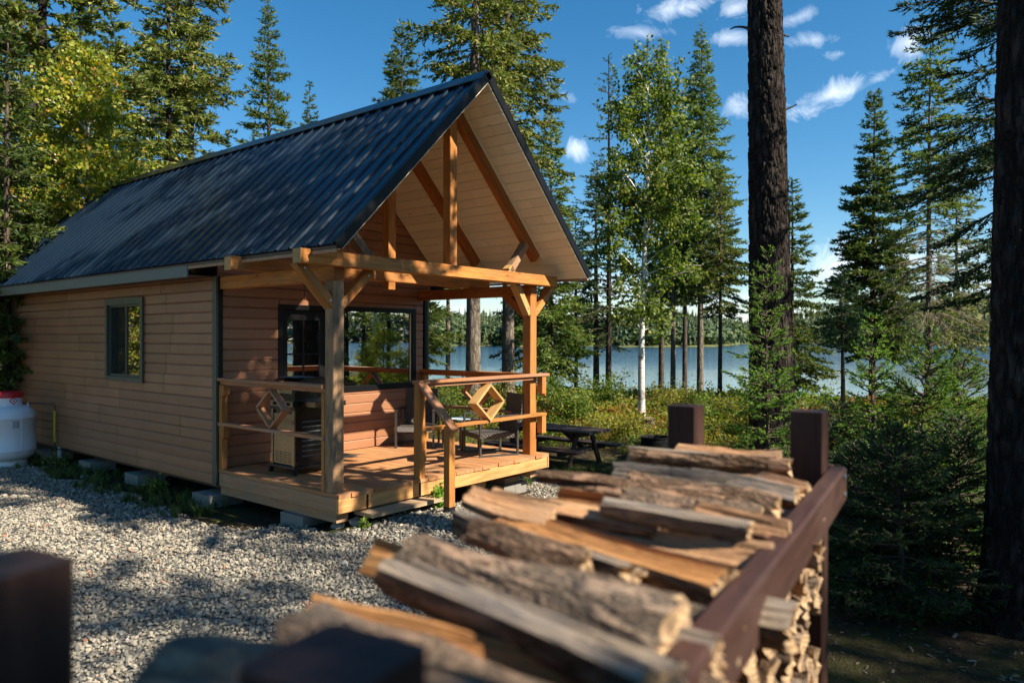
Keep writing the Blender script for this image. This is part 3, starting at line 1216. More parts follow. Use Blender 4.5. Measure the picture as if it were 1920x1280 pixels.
wall_b = bw.build('rear_wall', M['core'], cabin)
siding(wall_b, lambda z: .055 if z < 2.19 else max(.0, RX - (zt_g - z) / SL), lambda z: 3.205 if z < 2.19 else min(3.36, RX + (zt_g - z) / SL),
       ZW0, zt_g - .02, [], lambda u, o, z: (u, CL + o, z), 10, flip=True)
# corner trims: olive on the side face, black on the porch face
for (sx, sy, dy) in ((0, CD, -1), (CW, CD, -1), (0, CL, 1), (CW, CL, 1)):
    ox = -1 if sx == 0 else 1
    m = MB()
    m.box((min(sx, sx + ox * .028), min(sy + dy * .030, sy - dy * .055), ZW0 - .005), (max(sx, sx + ox * .028), max(sy + dy * .030, sy - dy * .055), ZW1 - .002))
    ct = m.build('corner_trim', M['olive_trim'], cabin)
    m = MB()
    m.box((min(sx + ox * .001, sx - ox * .055), min(sy + dy * .0305, sy + dy * .005), ZW0 - .005), (max(sx + ox * .001, sx - ox * .055), max(sy + dy * .0305, sy + dy * .005), ZW1 - .002))
    m.build('trim_face', M['black_trim'], ct)
# floor slab (dark) and skirt frame below the walls
slab('cabin_floor', (.03, CD + .03, -.17), (CW - .03, CL - .03, -.02), M['interior'], cabin)
slab('interior_ceiling', (.10, CD + .10, 2.20), (CW - .10, CL - .10, 2.26), M['interior'], cabin)
for x in (.05, CW - .19):
    beam('skid_beam', (x + .07, .10, -.235), (x + .07, CD, -.235), .14, .11, M['rimshade'], cabin)
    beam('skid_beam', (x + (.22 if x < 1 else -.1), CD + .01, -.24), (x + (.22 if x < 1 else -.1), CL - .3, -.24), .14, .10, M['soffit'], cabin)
for x in (1.1, 2.2):
    beam('skid_beam', (x, .14, -.235), (x, CL - .05, -.235), .14, .11, M['rim'], cabin)

# --- roof: corrugated steel sheets down both slopes
yl0, yl1 = -OF, CL + OB
nsh = 11
shw = (yl1 - yl0) / nsh
tx, tz = 1 / math.hypot(1, SL), SL / math.hypot(1, SL)     # unit down-slope (in x) components
slen = (RX + OE) * math.hypot(1, SL)


def roof_profile():
    # a rib each third of the sheet, two low stiffeners between
    pts = []
    p = shw / 4
    for k in range(4):
        o = k * p
        pts += [(o, .0), (o + .012, .020), (o + .030, .020), (o + .042, .0)]
        for s in (.36, .68):
            c = o + .042 + (p - .042) * s
            pts += [(c - .012, 0), (c - .004, .005), (c + .004, .005), (c + .012, 0)]
    pts.append((shw + .004, .0))
    return pts


for side in (-1, 1):
    slope = kind_part = MB()
    # roof deck under the steel
    th = .035
    nx, nz = side * tz, tx                       # outward normal
    e = (RX + side * (RX + OE - .006)) if side < 0 else RX + (RX + OE - .006)
    for (o0, o1) in ((-.012, -th),):
        V = []
        for yy in (yl0 + .006, yl1 - .006):
            for o in (o0, o1):
                V += [(RX + nx * o * 0, yy, ZA - .02 + o), (RX + side * (RX + OE - .006), yy, ZE - .02 + o + .004)]
        slope.add(V, [(0, 1, 3, 2), (4, 6, 7, 5), (0, 4, 5, 1), (2, 3, 7, 6), (1, 5, 7, 3), (0, 2, 6, 4)])
    rs = slope.build('roof_slope', M['soffit'], cabin)
    pr = roof_profile()
    V, F = [], []
    for t_ in (0.0, .5, 1.0):
        for (u, o) in pr:
            d_ = t_ * slen
            V.append((side * (d_ * tx + (o) * tz), u, -d_ * tz + (o) * tx))
    n = len(pr)
    for k in range(2):
        for i in range(n - 1):
            q = (k * n + i, k * n + i + 1, (k + 1) * n + i + 1, (k + 1) * n + i)
            F.append(q if side > 0 else tuple(reversed(q)))
    rme = mesh('roof_sheet', V, F, [M['roof']])
    for k in range(nsh):
        obj('roof_sheet', rme, rs, Matrix.Translation((RX, yl0 + k * shw, ZA - .012)))
    # screws
    sc_ = MB()
    for k in range(nsh * 4):
        for d_ in (.18, .75, 1.35, 1.95, slen - .08):
            u = yl0 + (k + .30) * shw / 4
            c = Vector((RX + side * (d_ * tx + .004 * tz), u, ZA - .012 - d_ * tz + .004 * tx))
            sc_.box((-.005, -.005, -.002), (.005, .005, .004), M=Matrix.Translation(c) @ Matrix.Rotation(side * math.atan(SL), 4, 'Y'))
    kind(sc_.build('screws', M['galv'], rs), 'stuff')
    # rake trims at both gable ends, thin black angle
    for (ya, yb) in ((yl0 - .022, yl0 + .05), (yl1 - .05, yl1 + .022)):
        m = MB()
        for (o0, o1, y0_, y1_) in ((.024, .030, ya, yb), (-.062, .024, ya if ya < 0 else yb - .012, ya + .012 if ya < 0 else yb)):
            V = []
            for yy in (y0_, y1_):
                for (d_, o) in ((-.01, o0), (slen + .01, o0), (slen + .01, o1), (-.01, o1)):
                    V.append((RX + side * (d_ * tx + o * tz), yy, ZA - .012 - d_ * tz + o * tx))
            m.add(V, [(0, 1, 2, 3), (7, 6, 5, 4), (0, 4, 5, 1), (1, 5, 6, 2), (2, 6, 7, 3), (3, 7, 4, 0)])
        m.build('rake_trim', M['black_trim'], rs)
rc = MB()
for side in (-1, 1):
    V = []
    for yy in (yl0 - .024, yl1 + .024):
        for (d_, o) in ((0, .036), (.16, .034), (.165, .026), (0, .028)):
            V.append((RX + side * (d_ * tx + o * tz), yy, ZA - .012 - d_ * tz + o * tx + .004))
    rc.add(V, [(0, 1, 2, 3), (7, 6, 5, 4), (0, 4, 5, 1), (1, 5, 6, 2), (2, 6, 7, 3)])
rc.build('ridge_cap', M['roof'], cabin)

# eave fascia and brown soffit along the closed part of the walls
for side in (-1, 1):
    x = -OE if side < 0 else 2 * RX + OE
    a, b = (x - .004, x + .016) if side < 0 else (x - .016, x + .004)
    y0_ = CD + .03
    while y0_ < CL + OB - .05:
        y1_ = min(y0_ + 3.05, CL + OB)
        slab('fascia', (a, y0_ + .001, 2.155), (b, y1_ - .001, ZE - .050), M['fascia'], cabin)
        y0_ = y1_
    xa, xb = (x + .018, -.022) if side < 0 else (CW + .022, x - .018)
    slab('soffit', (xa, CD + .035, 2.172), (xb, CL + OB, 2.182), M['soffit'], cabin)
    # open eave above the porch: thin edge board
    a, b = (x + .003, x + .020) if side < 0 else (x - .020, x - .003)
    slab('eave_board', (a, yl0 + .012, ZE - .085), (b, CD + .028, ZE - .055), M['rimshade'], cabin)
    slab('fascia_end', (min(a, xb), CD + .010, 2.16), (max(b, xa), CD + .028, ZE - .06), M['black_trim'], cabin) if False else None

# --- ceiling boards under both slopes of the porch and the front overhang
rng = random.Random(4)
bwid = .128
nb = int((slen - .03) / bwid)
for side in (-1, 1):
    cpar = slab('porch_ceiling', (RX + (-.0015 if side < 0 else .0005), -.30, ZA - .14), (RX + (-.0005 if side < 0 else .0015), 2.1, ZA - .13), M['ceiling'], cabin)
    for k in range(nb):
        d0 = .045 + k * bwid
        j = rng.uniform(.3, 1.7)
        cuts = [yl0 - .006, j, CD - .024] if k % 2 else [yl0 - .006, rng.uniform(-.25, -.02), j + .3, CD - .024]
        cuts = sorted(cuts)
        for y0_, y1_ in zip(cuts[:-1], cuts[1:]):
            L = y1_ - y0_ - .0015
            M_ = Matrix.Translation((RX + side * ((d0 + bwid / 2) * tx - .068 * tz), y0_ + .0007, ZA - .012 - (d0 + bwid / 2) * tz - .068 * tx))
            x_ = Vector((0, 1, 0))
            z_ = Vector((side * tz, 0, tx))
            yv = z_.cross(x_)
            M_ = M_ @ Matrix((x_, yv, z_)).transposed().to_4x4()
            obj('ceiling_board', member_mesh(L, bwid - .0035, .016, M['ceiling'], .003, 'ceiling_board'), cpar, M_)

# --- porch deck
deck = kind_d = beam('deck_frame', (0.02, .06, -.245), (3.30, .06, -.245), .04, .09, M['rimshade'], cabin) if False else None
deckp = slab('deck', (.10, .12, -.175), (3.20, CD - .06, -.170), M['rimshade'], cabin)
nbd = 23
bp_ = 3.356 / nbd
for k in range(nbd):
    cut = random.Random(k).uniform(-.010, .008)
    o = beam('deck_board', (bp_ * (k + .5), -.006 + cut, -.019), (bp_ * (k + .5), CD - .027, -.019), bp_ - .006, .038, M['deck'], deckp, ch=.003)
    if k == 16:
        pass
rimf = beam('rim_board', (.0, .022, -.110), (3.335, .022, -.110), .040, .142, M['rim'], deckp)
beam('rim_board', (.020, .044, -.110), (.020, CD - .05, -.110), .040, .142, M['rimshade'], deckp)
beam('rim_board', (3.336, .002, -.110), (3.336, CD - .05, -.110), .040, .142, M['rim'], deckp)
for k in range(7):
    beam('joist', (.42 + k * .41, .044, -.108), (.42 + k * .41, CD - .05, -.108), .038, .135, M['rim'], deckp)
for x in (.335, 1.045):
    slab('joist_strap', (x, -.006, -.182), (x + .022, .0015, -.042), M['blackmetal'], deckp)

# --- step
step = MB()
step.box((.26, -.175, -.238), (1.245, .105, -.200))
stp = obj('step_tread', mesh('step_tread', step.v, step.f, [M['tread']]), cabin)
for x in (.42, 1.06):
    m = MB()
    m.box((x, -.12, -.248), (x + .045, .10, -.239))
    m.tube([(x + .02, -.10, -.245), (x + .02, -.02, -.40)], .018, 6)
    m.box((x, .060, -.42), (x + .045, .100, -.245))
    m.build('step_bracket', M['blackmetal'], stp)

# --- posts
T = M['timber']
PWD = .13
zb = 2.035
for (px0, mat) in ((.012, M['timber_grey']), (3.09, M['timber'])):
    beam('post', (px0 + .065, .166, .002), (px0 + .065, .166, zb), PWD, PWD, mat, cabin, up=(0, 1, 0), ch=.006)
# side plates on the posts, end grain towards us
beam('side_plate', (.077, .101, 2.105), (.077, CD - .035, 2.105), .12, .138, M['timber'], cabin)
beam('side_plate', (3.155, .101, 2.105), (3.155, CD - .035, 2.105), .12, .138, M['timber_red'], cabin)
slab('beam_end', (.020, .0975, 2.038), (.134, .1005, 2.172), M['timber_red'], cabin)
slab('beam_end', (3.098, .0975, 2.038), (3.212, .1005, 2.172), M['timber_red'], cabin)
# tie beams
beam('tie_beam', (-.44, .034, 2.228), (3.49, .034, 2.228), .126, .132, M['timber'], cabin, ch=.006)
beam('tie_beam', (-.44, 1.20, 2.238), (3.49, 1.20, 2.238), .12, .132, M['timber'], cabin, ch=.006)
for yy in (.034, 1.20):
    slab('beam_end', (-.4425, yy - .060, 2.165), (-.4405, yy + .060, 2.292), M['timber_pale'], cabin)
# king posts
for yy, zt0 in ((.17, 2.174), (1.20, 2.305)):
    beam('king_post', (RX, yy, zt0), (RX, yy, ZA - .16 - .07), .115, .115, M['timber'], cabin, up=(0, 1, 0), ch=.005)
beam('king_post', (RX, 1.20, 2.08), (RX, 1.20, 2.170), .11, .11, M['timber'], cabin, up=(0, 1, 0))
# rafters
for yy in (.17, 1.20):
    for side in (-1, 1):
        off = -.150
        p0 = (RX + side * (.02 * tx + off * tz), yy, ZA - .012 - .02 * tz + off * tx)
        d1 = (RX + .02) / tx if side < 0 else (RX + .02) / tx
        p1 = (RX + side * (d1 * tx + off * tz), yy, ZA - .012 - d1 * tz + off * tx)
        beam('rafter', p0, p1, .09, .132, M['timber_red'], cabin, up=(side * tz, 0, tx), ch=.005)
        o2 = -.079
        q0 = (RX + side * (.02 * tx + o2 * tz), yy - .046, ZA - .012 - .02 * tz + o2 * tx)
        q1 = (RX + side * ((d1 + .08) * tx + o2 * tz), yy - .046, ZA - .012 - (d1 + .08) * tz + o2 * tx)
        beam('rafter_strip', q0, q1, .018, .022, M['ceiling'], cabin, up=(side * tz, 0, tx), ch=.003)


def brace(p0, p1, mat, w=.085, h=.105, bolts=True, cap=None):
    o = beam('brace', p0, p1, w, h, mat, cabin, up=(0, 1, 0), ch=.005)
    if bolts:
        a, b = Vector(p0), Vector(p1)
        for t in (.12, .86):
            c = a.lerp(b, t)
            m = MB()
            m.tube([(c.x, c.y - h / 2 - .006, c.z), (c.x, c.y - h / 2 - .0005, c.z)], .010, 8)
            m.build('bolt', M['galv'], o)
    return o


# braces in the gable plane
brace((.03, .160, 1.80), (-.36, .160, 2.185), M['timber'])
brace((.125, .160, 1.80), (.50, .160, 2.16), M['timber'])
brace((3.10, .160, 1.80), (2.695, .160, 2.375), M['timber_pale'])
brace((3.205, .160, 1.80), (3.60, .160, 2.165), M['timber'])
brace((.52, .16, 2.25), (.155, .16, 2.63), M['timber_grey'], bolts=False)
brace((2.66, .16, 2.25), (3.03, .16, 2.68), M['timber_grey'], bolts=False)
# braces along the side plates
brace((.077, .235, 1.80), (.077, .60, 2.09), M['timber'], bolts=False)
brace((3.155, .235, 1.80), (3.155, .60, 2.09), M['timber_red'], bolts=False)

# --- railings
RM = M['rail']


def diamond(c, hw, hh, along, dep=.088, th=.026):
    """open diamond frame: four boards on edge; along = 'x' or 'y' rail direction"""
    root = None
    pts = [(0, hh), (hw, 0), (0, -hh), (-hw, 0)]
    for i in range(4):
        a, b = pts[i], pts[(i + 1) % 4]
        mid = Vector(((a[0] + b[0]) / 2, (a[1] + b[1]) / 2))
        nrm = mid.normalized()
        sh = nrm * (-th / 2)
        if along == 'x':
            p0 = (c[0] + a[0] + sh.x, c[1], c[2] + a[1] + sh.y)
            p1 = (c[0] + b[0] + sh.x, c[1], c[2] + b[1] + sh.y)
            up = (nrm.x, 0, nrm.y)
        else:
            p0 = (c[0], c[1] + a[0] + sh.x, c[2] + a[1] + sh.y)
            p1 = (c[0], c[1] + b[0] + sh.x, c[2] + b[1] + sh.y)
            up = (0, nrm.x, nrm.y)
        if root is None:
            root = beam('rail_diamond', p0, p1, dep, th, M['timber_pale'] if along == 'x' else RM, cabin, up=up, ch=.003)
        else:
            beam('diamond_side', p0, p1, dep, th, M['timber_pale'] if along == 'x' else RM, root, up=up, ch=.003)


def corbel(x, y, z0, z1, par, side='x', sgn=1):
    m = MB()
    d = .034
    if side == 'x':
        s = [(0, z0 + .04), (sgn * d, z0 + .075), (sgn * d, z1), (0, z1)]
        m.add([(x + a, y - .035, b) for a, b in s] + [(x + a, y + .035, b) for a, b in s],
              [(3, 2, 1, 0), (4, 5, 6, 7), (0, 1, 5, 4), (1, 2, 6, 5), (2, 3, 7, 6), (3, 0, 4, 7)])
    else:
        s = [(0, z0 + .04), (sgn * d, z0 + .075), (sgn * d, z1), (0, z1)]
        m.add([(x - .035, y + a, b) for a, b in s] + [(x + .035, y + a, b) for a, b in s],
              [(3, 2, 1, 0), (4, 5, 6, 7), (0, 1, 5, 4), (1, 2, 6, 5), (2, 3, 7, 6), (3, 0, 4, 7)])
    m.build('rail_corbel', M['timber'], par)


zr = 1.035
# left rail (x = 0)
beam('top_rail', (.035, .235, zr - .019), (.035, CD - .03, zr - .019), .110, .036, RM, cabin)
beam('rail_board', (.035, .237, zr - .058), (.035, CD - .03, zr - .058), .036, .042, RM, cabin)
beam('lower_rail', (.035, .235, .515), (.035, CD - .03, .515), .088, .036, RM, cabin)
p = beam('rail_post', (.035, CD - .075, .002), (.035, CD - .075, zr - .081), .07, .07, M['timber'], cabin, up=(0, 1, 0))
corbel(.035, CD - .110, .78, .95, p, 'y', -1)
corbel(.035, CD - .110, .30, .495, p, 'y', -1)
p = beam('rail_post', (.035, .262, .002), (.035, .262, zr - .081), .05, .05, M['timber'], cabin, up=(0, 1, 0))
diamond((.035, 1.150, .745), .265, .212, 'y')
# right rail (x = 3.2)
beam('top_rail', (3.20, .235, zr - .019), (3.20, CD - .03, zr - .019), .110, .036, M['timber_red'], cabin)
beam('rail_board', (3.20, .237, zr - .058), (3.20, CD - .03, zr - .058), .036, .042, M['timber_red'], cabin)
beam('lower_rail', (3.20, .235, .515), (3.20, CD - .03, .515), .088, .036, RM, cabin)
beam('rail_post', (3.19, CD - .075, .002), (3.19, CD - .075, zr - .081), .07, .07, M['timber'], cabin, up=(0, 1, 0))
diamond((3.20, 1.120, .745), .265, .212, 'y')
# front rail
beam('top_rail', (1.035, .050, zr - .016), (3.36, .050, zr - .016), .110, .036, RM, cabin)
beam('rail_board', (1.10, .050, zr - .055), (3.06, .050, zr - .055), .036, .040, RM, cabin)
beam('lower_rail', (1.13, .050, .510), (3.315, .050, .510), .088, .036, M['timber'], cabin)
p = beam('rail_post', (1.090, .045, .002), (1.090, .045, zr - .036), .088, .088, M['timber'], cabin, up=(0, 1, 0))
corbel(1.134, .055, .76, .98, p, 'x', 1)
corbel(1.134, .055, .10, .490, p, 'x', 1)
p = beam('rail_post', (3.262, .050, .78), (3.262, .050, zr - .036), .085, .085, M['timber'], cabin, up=(0, 1, 0))
corbel(3.305, .050, .70, .79, p, 'x', -1)
p = beam('rail_post', (3.262, .050, .27), (3.262, .050, .491), .085, .085, M['timber'], cabin, up=(0, 1, 0))
diamond((2.185, .050, .735), .262, .222, 'x', dep=.135)
# stair rail
g0 = float(gz(1.1, -.43))
p = beam('rail_post', (1.085, -.400, g0 + .08), (1.085, -.400, .585), .085, .085, M['timber'], cabin, up=(0, 1, 0))
beam('post_foot', (1.085, -.400, g0 - .05), (1.085, -.400, g0 + .079), .090, .090, M['blackmetal'], p, up=(0, 1, 0))
beam('stair_handrail', (1.085, .01, 1.005), (1.085, -.475, .545), .110, .036, RM, cabin, up=(0, -.69, .72))

# --- door
dr = slab('door', (.85, CD + .035, .02), (1.555, CD + .072, 1.83), M['black_trim'], cabin)
for (a, b) in (((.78, CD - .030, .002), (.845, CD + .06, 1.895)), ((1.56, CD - .030, .002), (1.615, CD + .06, 1.895)), ((.845, CD - .030, 1.835), (1.56, CD + .06, 1.895))):
    slab('door_frame', a, b, M['black_trim'], dr)
slab('door_lite', (.93, CD + .024, .86), (1.40, CD + .030, 1.71), M['glass'], dr)
gx0, gx1, gz0, gz1 = .91, 1.42, .84, 1.73
for (a, b) in (((gx0 - .03, CD + .014, gz0 - .03), (gx0 + .02, CD + .034, gz1 + .03)), ((gx1 - .02, CD + .014, gz0 - .03), (gx1 + .03, CD + .034, gz1 + .03)),
               ((gx0 + .02, CD + .014, gz1 - .02), (gx1 - .02, CD + .034, gz1 + .03)), ((gx0 + .02, CD + .014, gz0 - .03), (gx1 - .02, CD + .034, gz0 + .02)),
               ((1.155, CD + .016, gz0 + .02), (1.175, CD + .0235, gz1 - .02)), ((gx0 + .02, CD + .0162, 1.275), (gx1 - .02, CD + .0232, 1.295))):
    slab('glazing_bar', a, b, M['black_trim'], dr)
m = MB()
m.tube([(1.50, CD + .03, .92), (1.50, CD - .03, .92), (1.42, CD - .035, .92)], .011, 8)
m.build('door_handle', M['galv'], dr)
# --- picture window
pw = slab('picture_window', (1.69, CD + .012, .855), (2.985, CD + .018, 1.840), M['glass'], cabin)
for (a, b) in (((1.625, CD - .032, .775), (1.690, CD + .04, 1.905)), ((2.985, CD - .032, .775), (3.050, CD + .04, 1.905)),
               ((1.690, CD - .032, 1.845), (2.985, CD + .04, 1.905)), ((1.690, CD - .032, .775), (2.985, CD + .04, .850))):
    slab('window_frame', a, b, M['black_trim'], pw)
slab('window_seal', (1.6905, CD + .004, .8505), (1.706, CD + .0115, 1.8445), M['ceiling'], pw)
slab('window_seal', (2.969, CD + .004, .8505), (2.9845, CD + .0115, 1.8445), M['ceiling'], pw)
# --- sliding window in the long wall
sw = slab('sliding_window', (.010, 4.045, 1.00), (.016, 4.505, 1.895), M['glass'], cabin)
slab('window_sash', (.030, 4.505, .985), (.036, 4.955, 1.905), M['glass'], sw)
slab('insect_screen', (.004, 4.53, 1.0), (.006, 4.95, 1.895), M['screen'], sw)
for (a, b) in (((-.048, 3.945, .905), (.02, 4.010, 2.005)), ((-.048, 5.000, .905), (.02, 5.065, 2.005)),
               ((-.048, 4.010, 1.925), (.02, 5.000, 2.005)), ((-.048, 4.010, .905), (.02, 5.000, .965))):
    slab('window_frame', a, b, M['olive_trim'], sw)
for (a, b) in (((-.012, 4.011, .966), (.06, 4.040, 1.924)), ((-.012, 4.970, .966), (.06, 4.999, 1.924)),
               ((-.012, 4.040, 1.897), (.06, 4.970, 1.924)), ((-.012, 4.040, .966), (.06, 4.970, .998)), ((-.005, 4.490, .998), (.045, 4.520, 1.897))):
    slab('sash_frame', a, b, M['olive_trim'], sw)

# --- footings: concrete blocks with timber pads
def footing(x, y, zt=-.29, label='', pad=True, w=.40, turn=False):
    g = float(gz(x, y))
    h = zt - g
    t = empty('block_footing', (x, y, g), label, 'footing', 'concrete block footings under the cabin')
    a, b = (w / 2, .19) if not turn else (.19, w / 2)
    top = zt - (.07 if pad and h > .16 else 0)
    ph = top - (g - .06)
    nn = 2
    for k in range(nn):
        m = MB()
        x0, x1 = -a + 2 * a * k / nn, -a + 2 * a * (k + 1) / nn
        m.box((x + x0 + .002, y - b, g - .06), (x + x1 - .002, y + b, top))
        m.build('concrete_block', M['concrete'], t)
    if top < zt:
        m = MB()
        m.box((x - a * .62, y - b * .7, top + .001), (x + a * .62, y + b * .7, zt))
        m.build('timber_pad', M['rimshade'], t)
    return t


for (x, y, lb, w) in ((2.95, .42, 'concrete block footing below the right front corner of the porch, lit on its face', .46), (.17, .75, 'concrete footing in the shade behind the porch step', .36),
                      (.10, 2.36, 'grey concrete block footing beneath the corner where wall and porch meet', .42), (.13, 4.25, 'concrete footing in the grass under the window side, second from the porch', .36),
                      (.13, 5.75, 'concrete footing under the long wall, third from the porch', .36), (.13, 7.35, 'concrete footing in deep shade beside the propane tank', .40),
                      (3.1, 2.6, 'concrete footing under the lake side wall', .4), (3.1, 5.5, 'concrete footing under the far side of the cabin', .4), (3.1, 8.3, 'concrete footing at the rear corner of the cabin', .4), (.13, 8.45, 'concrete footing at the rear left corner behind the tank', .4)):
    footing(x, y, label=lb, w=w)

# ------------------------------------------------------------------ things on the porch
# gas grill on a wheeled cart
gr = empty('gas_grill', (.55, 1.40, 0), 'stainless and black gas grill on a wheeled cart on the porch', 'grill')
x0, x1, y0, y1 = .30, .80, 1.14, 1.58
slab('cart_base', (x0 - .03, y0 - .03, .075), (x1 + .02, y1 + .03, .098), M['blackmetal'], gr)
for (x, y) in ((x0, y0), (x1 - .02, y0), (x0, y1), (x1 - .02, y1)):
    m = MB()
    m.tube([(x + .0, y - .012, .034), (x + .0, y + .012, .034)], .032, 14)
    m.box((x - .012, y - .018, .034), (x + .012, y + .018, .074))
    m.build('caster', M['rubber'], gr)
slab('cabinet', (x0 + .012, y0 + .004, .099), (x1, y1, .70), M['enamel'], gr)
dpn = slab('cabinet_door', (x0, y0 + .045, .115), (x0 + .010, y1 - .045, .66), M['steel'], gr)
for (a, b) in ((y0 + .002, y0 + .040), (y1 - .040, y1 - .002)):
    slab('door_stile', (x0 - .006, a, .10), (x0 + .011, b, .86), M['steel'], gr)
for k in range(5):
    for j in range(4):
        slab('vent_slot', (x0 - .0015, y0 + .07 + j * .078, .135 + k * .026), (x0 + .002, y0 + .13 + j * .078, .144 + k * .026), M['blackmetal'], dpn)
for k in range(4):
    slab('louvre', (x0 + .09, y0 - .008, .20 + k * .055), (x1 - .03, y0 + .003, .212 + k * .055), M['fascia'], gr)
for k in range(3):
    slab('louvre', (x0 + .09, y0 - .008, .46 + k * .055), (x1 - .03, y0 + .003, .472 + k * .055), M['fascia'], gr)
slab('firebox', (x0 - .01, y0 - .01, .702), (x1 + .02, y1 + .01, .862), M['enamel'], gr)
slab('control_panel', (x0 - .022, y0 + .01, .74), (x0 - .011, y1 - .01, .80), M['steel'], gr)
for k in range(3):
    m = MB()
    m.tube([(x0 - .045, y0 + .10 + k * .12, .77), (x0 - .023, y0 + .10 + k * .12, .77)], .019, 12)
    m.build('control_knob', M['blackmetal'], gr)
m = MB()
prof = [(-.01, .863), (-.01, .93), (.03, 1.01), (.12, 1.055), (.36, 1.055), (.46, 1.00), (.52, .90), (.52, .863)]
n = len(prof)
V = [(x0 + a, yy, b) for yy in (y0 - .012, y1 + .012) for a, b in prof]
m.add(V, [tuple(range(n)), tuple(reversed(range(n, 2 * n)))] + [(i, i + n, (i + 1) % n + n, (i + 1) % n) for i in range(n)])
lid = m.build('grill_lid', M['enamel'], gr)
slab('lid_panel', (x0 - .016, y0 + .03, .885), (x0 - .011, y1 - .03, .935), M['steel'], lid)
m = MB()
m.tube([(x0 - .05, y0 + .04, .975), (x0 - .05, y1 - .04, .975)], .012, 8)
m.tube([(x0 - .05, y0 + .07, .975), (x0 + .005, y0 + .07, .96)], .008, 6)
m.tube([(x0 - .05, y1 - .07, .975), (x0 + .005, y1 - .07, .96)], .008, 6)
m.build('lid_handle', M['bluehandle'], lid)
m = MB()
m.box((x0 + .02, y0 - .012, 1.0565), (x0 + .25, y1 - .10, 1.062))
m.build('folded_cover', M['bluehandle'], lid)
sh = slab('side_shelf', (x0 + .08, y0 - .255, .752), (x1 - .03, y0 - .016, .800), M['enamel'], gr)
slab('shelf_edge', (x0 + .078, y0 - .262, .748), (x1 - .028, y0 - .2555, .803), M['steel'], sh)
slab('shelf_edge', (x0 + .070, y0 - .262, .748), (x0 + .0775, y0 - .016, .803), M['steel'], sh)
m = MB()
for k in range(3):
    m.tube([(x0 + .13 + .12 * k, y0 - .24, .66), (x0 + .13 + .12 * k, y0 - .24, .74)], .004, 5)
m.build('tool_hook', M['blackmetal'], sh)


def chair(loc, rz, label):
    t = empty('wicker_chair', (0, 0, 0), label, 'chair', 'wicker chairs on the porch')
    hw, d0, d1, sh_, ah, bh = .255, -.27, .25, .285, .50, .77
    for s in (-1, 1):
        m = MB()
        x = s * hw
        m.box((x - .014, d0 - .012, 0), (x + .014, d0 + .012, ah))
        m.box((x - .014, d1 - .012, 0), (x + .014, d1 + .012, ah - .02))
        m.box((x - .0135, d0 + .012, .001), (x + .0135, d1 - .012, .020))
        m.box((x - .017, d0 - .018, ah), (x + .017, d1 + .015, ah + .018))
        m.build('arm_frame', M['chair_frame'], t)
    slab('seat', (-hw + .018, d0 - .01, sh_ - .065), (hw - .018, d1 - .01, sh_), M['wicker'], t)
    m = MB()
    n = 6
    V, F = [], []
    for i in range(n + 1):
        k = i / n
        y = d1 - .02 + .10 * k + .03 * math.sin(k * PI)
        z = sh_ - .02 + (bh - sh_ + .02) * k
        w = hw - .02 - .01 * k
        V += [(-w, y, z), (w, y, z), (w, y + .028, z - .004), (-w, y + .028, z - .004)]
    for i in range(n):
        a, b = i * 4, i * 4 + 4
        F += [(a, a + 1, b + 1, b), (a + 1, a + 2, b + 2, b + 1), (a + 2, a + 3, b + 3, b + 2), (a + 3, a, b, b + 3)]
    F += [(3, 2, 1, 0), (len(V) - 4, len(V) - 3, len(V) - 2, len(V) - 1)]
    m.add(V, F)
    m.build('backrest', M['wicker'], t, smooth=False)
    M_ = Matrix.Translation(loc) @ Matrix.Rotation(rz, 4, 'Z')
    t.matrix_basis = M_
    return t


# local -y is the front of the chair
chair((2.86, .56, .002), math.atan2(-.91, -.41) + 0, 'wicker armchair side on behind the front rail, its back toward the right post')
chair((2.74, 1.80, .002), math.atan2(-.80, .60), 'wicker armchair facing the yard, against the cabin wall beside the big window')
tb = empty('side_table', (2.92, 1.15, 0), 'low square side table between the two porch chairs', 'table')
for (a, b) in ((-.17, -.17), (.17, -.17), (.17, .17), (-.17, .17)):
    slab('leg', (2.92 + a - .013, 1.15 + b - .013, .002), (2.92 + a + .013, 1.15 + b + .013, .385), M['chair_frame'], tb)
slab('table_top', (2.92 - .2, 1.15 - .2, .386), (2.92 + .2, 1.15 + .2, .402), M['enamel'], tb)
m = MB()
m.box((-.10, -.14, 0), (.10, .14, .006))
m.box((-.09, -.13, .0065), (.07, .12, .012), M=Matrix.Rotation(.3, 4, 'Z'))
tag(m.build('magazine', M['paper'], None, mw=Matrix.Translation((2.88, 1.12, .4025)) @ Matrix.Rotation(.5, 4, 'Z')), 'pale blue magazine lying on the side table', 'magazine')
m = MB()
m.box((.92, 1.72, .002), (1.62, 2.14, .014))
tag(m.build('door_mat', M['mat']), 'grey door mat on the porch boards at the door', 'door mat')

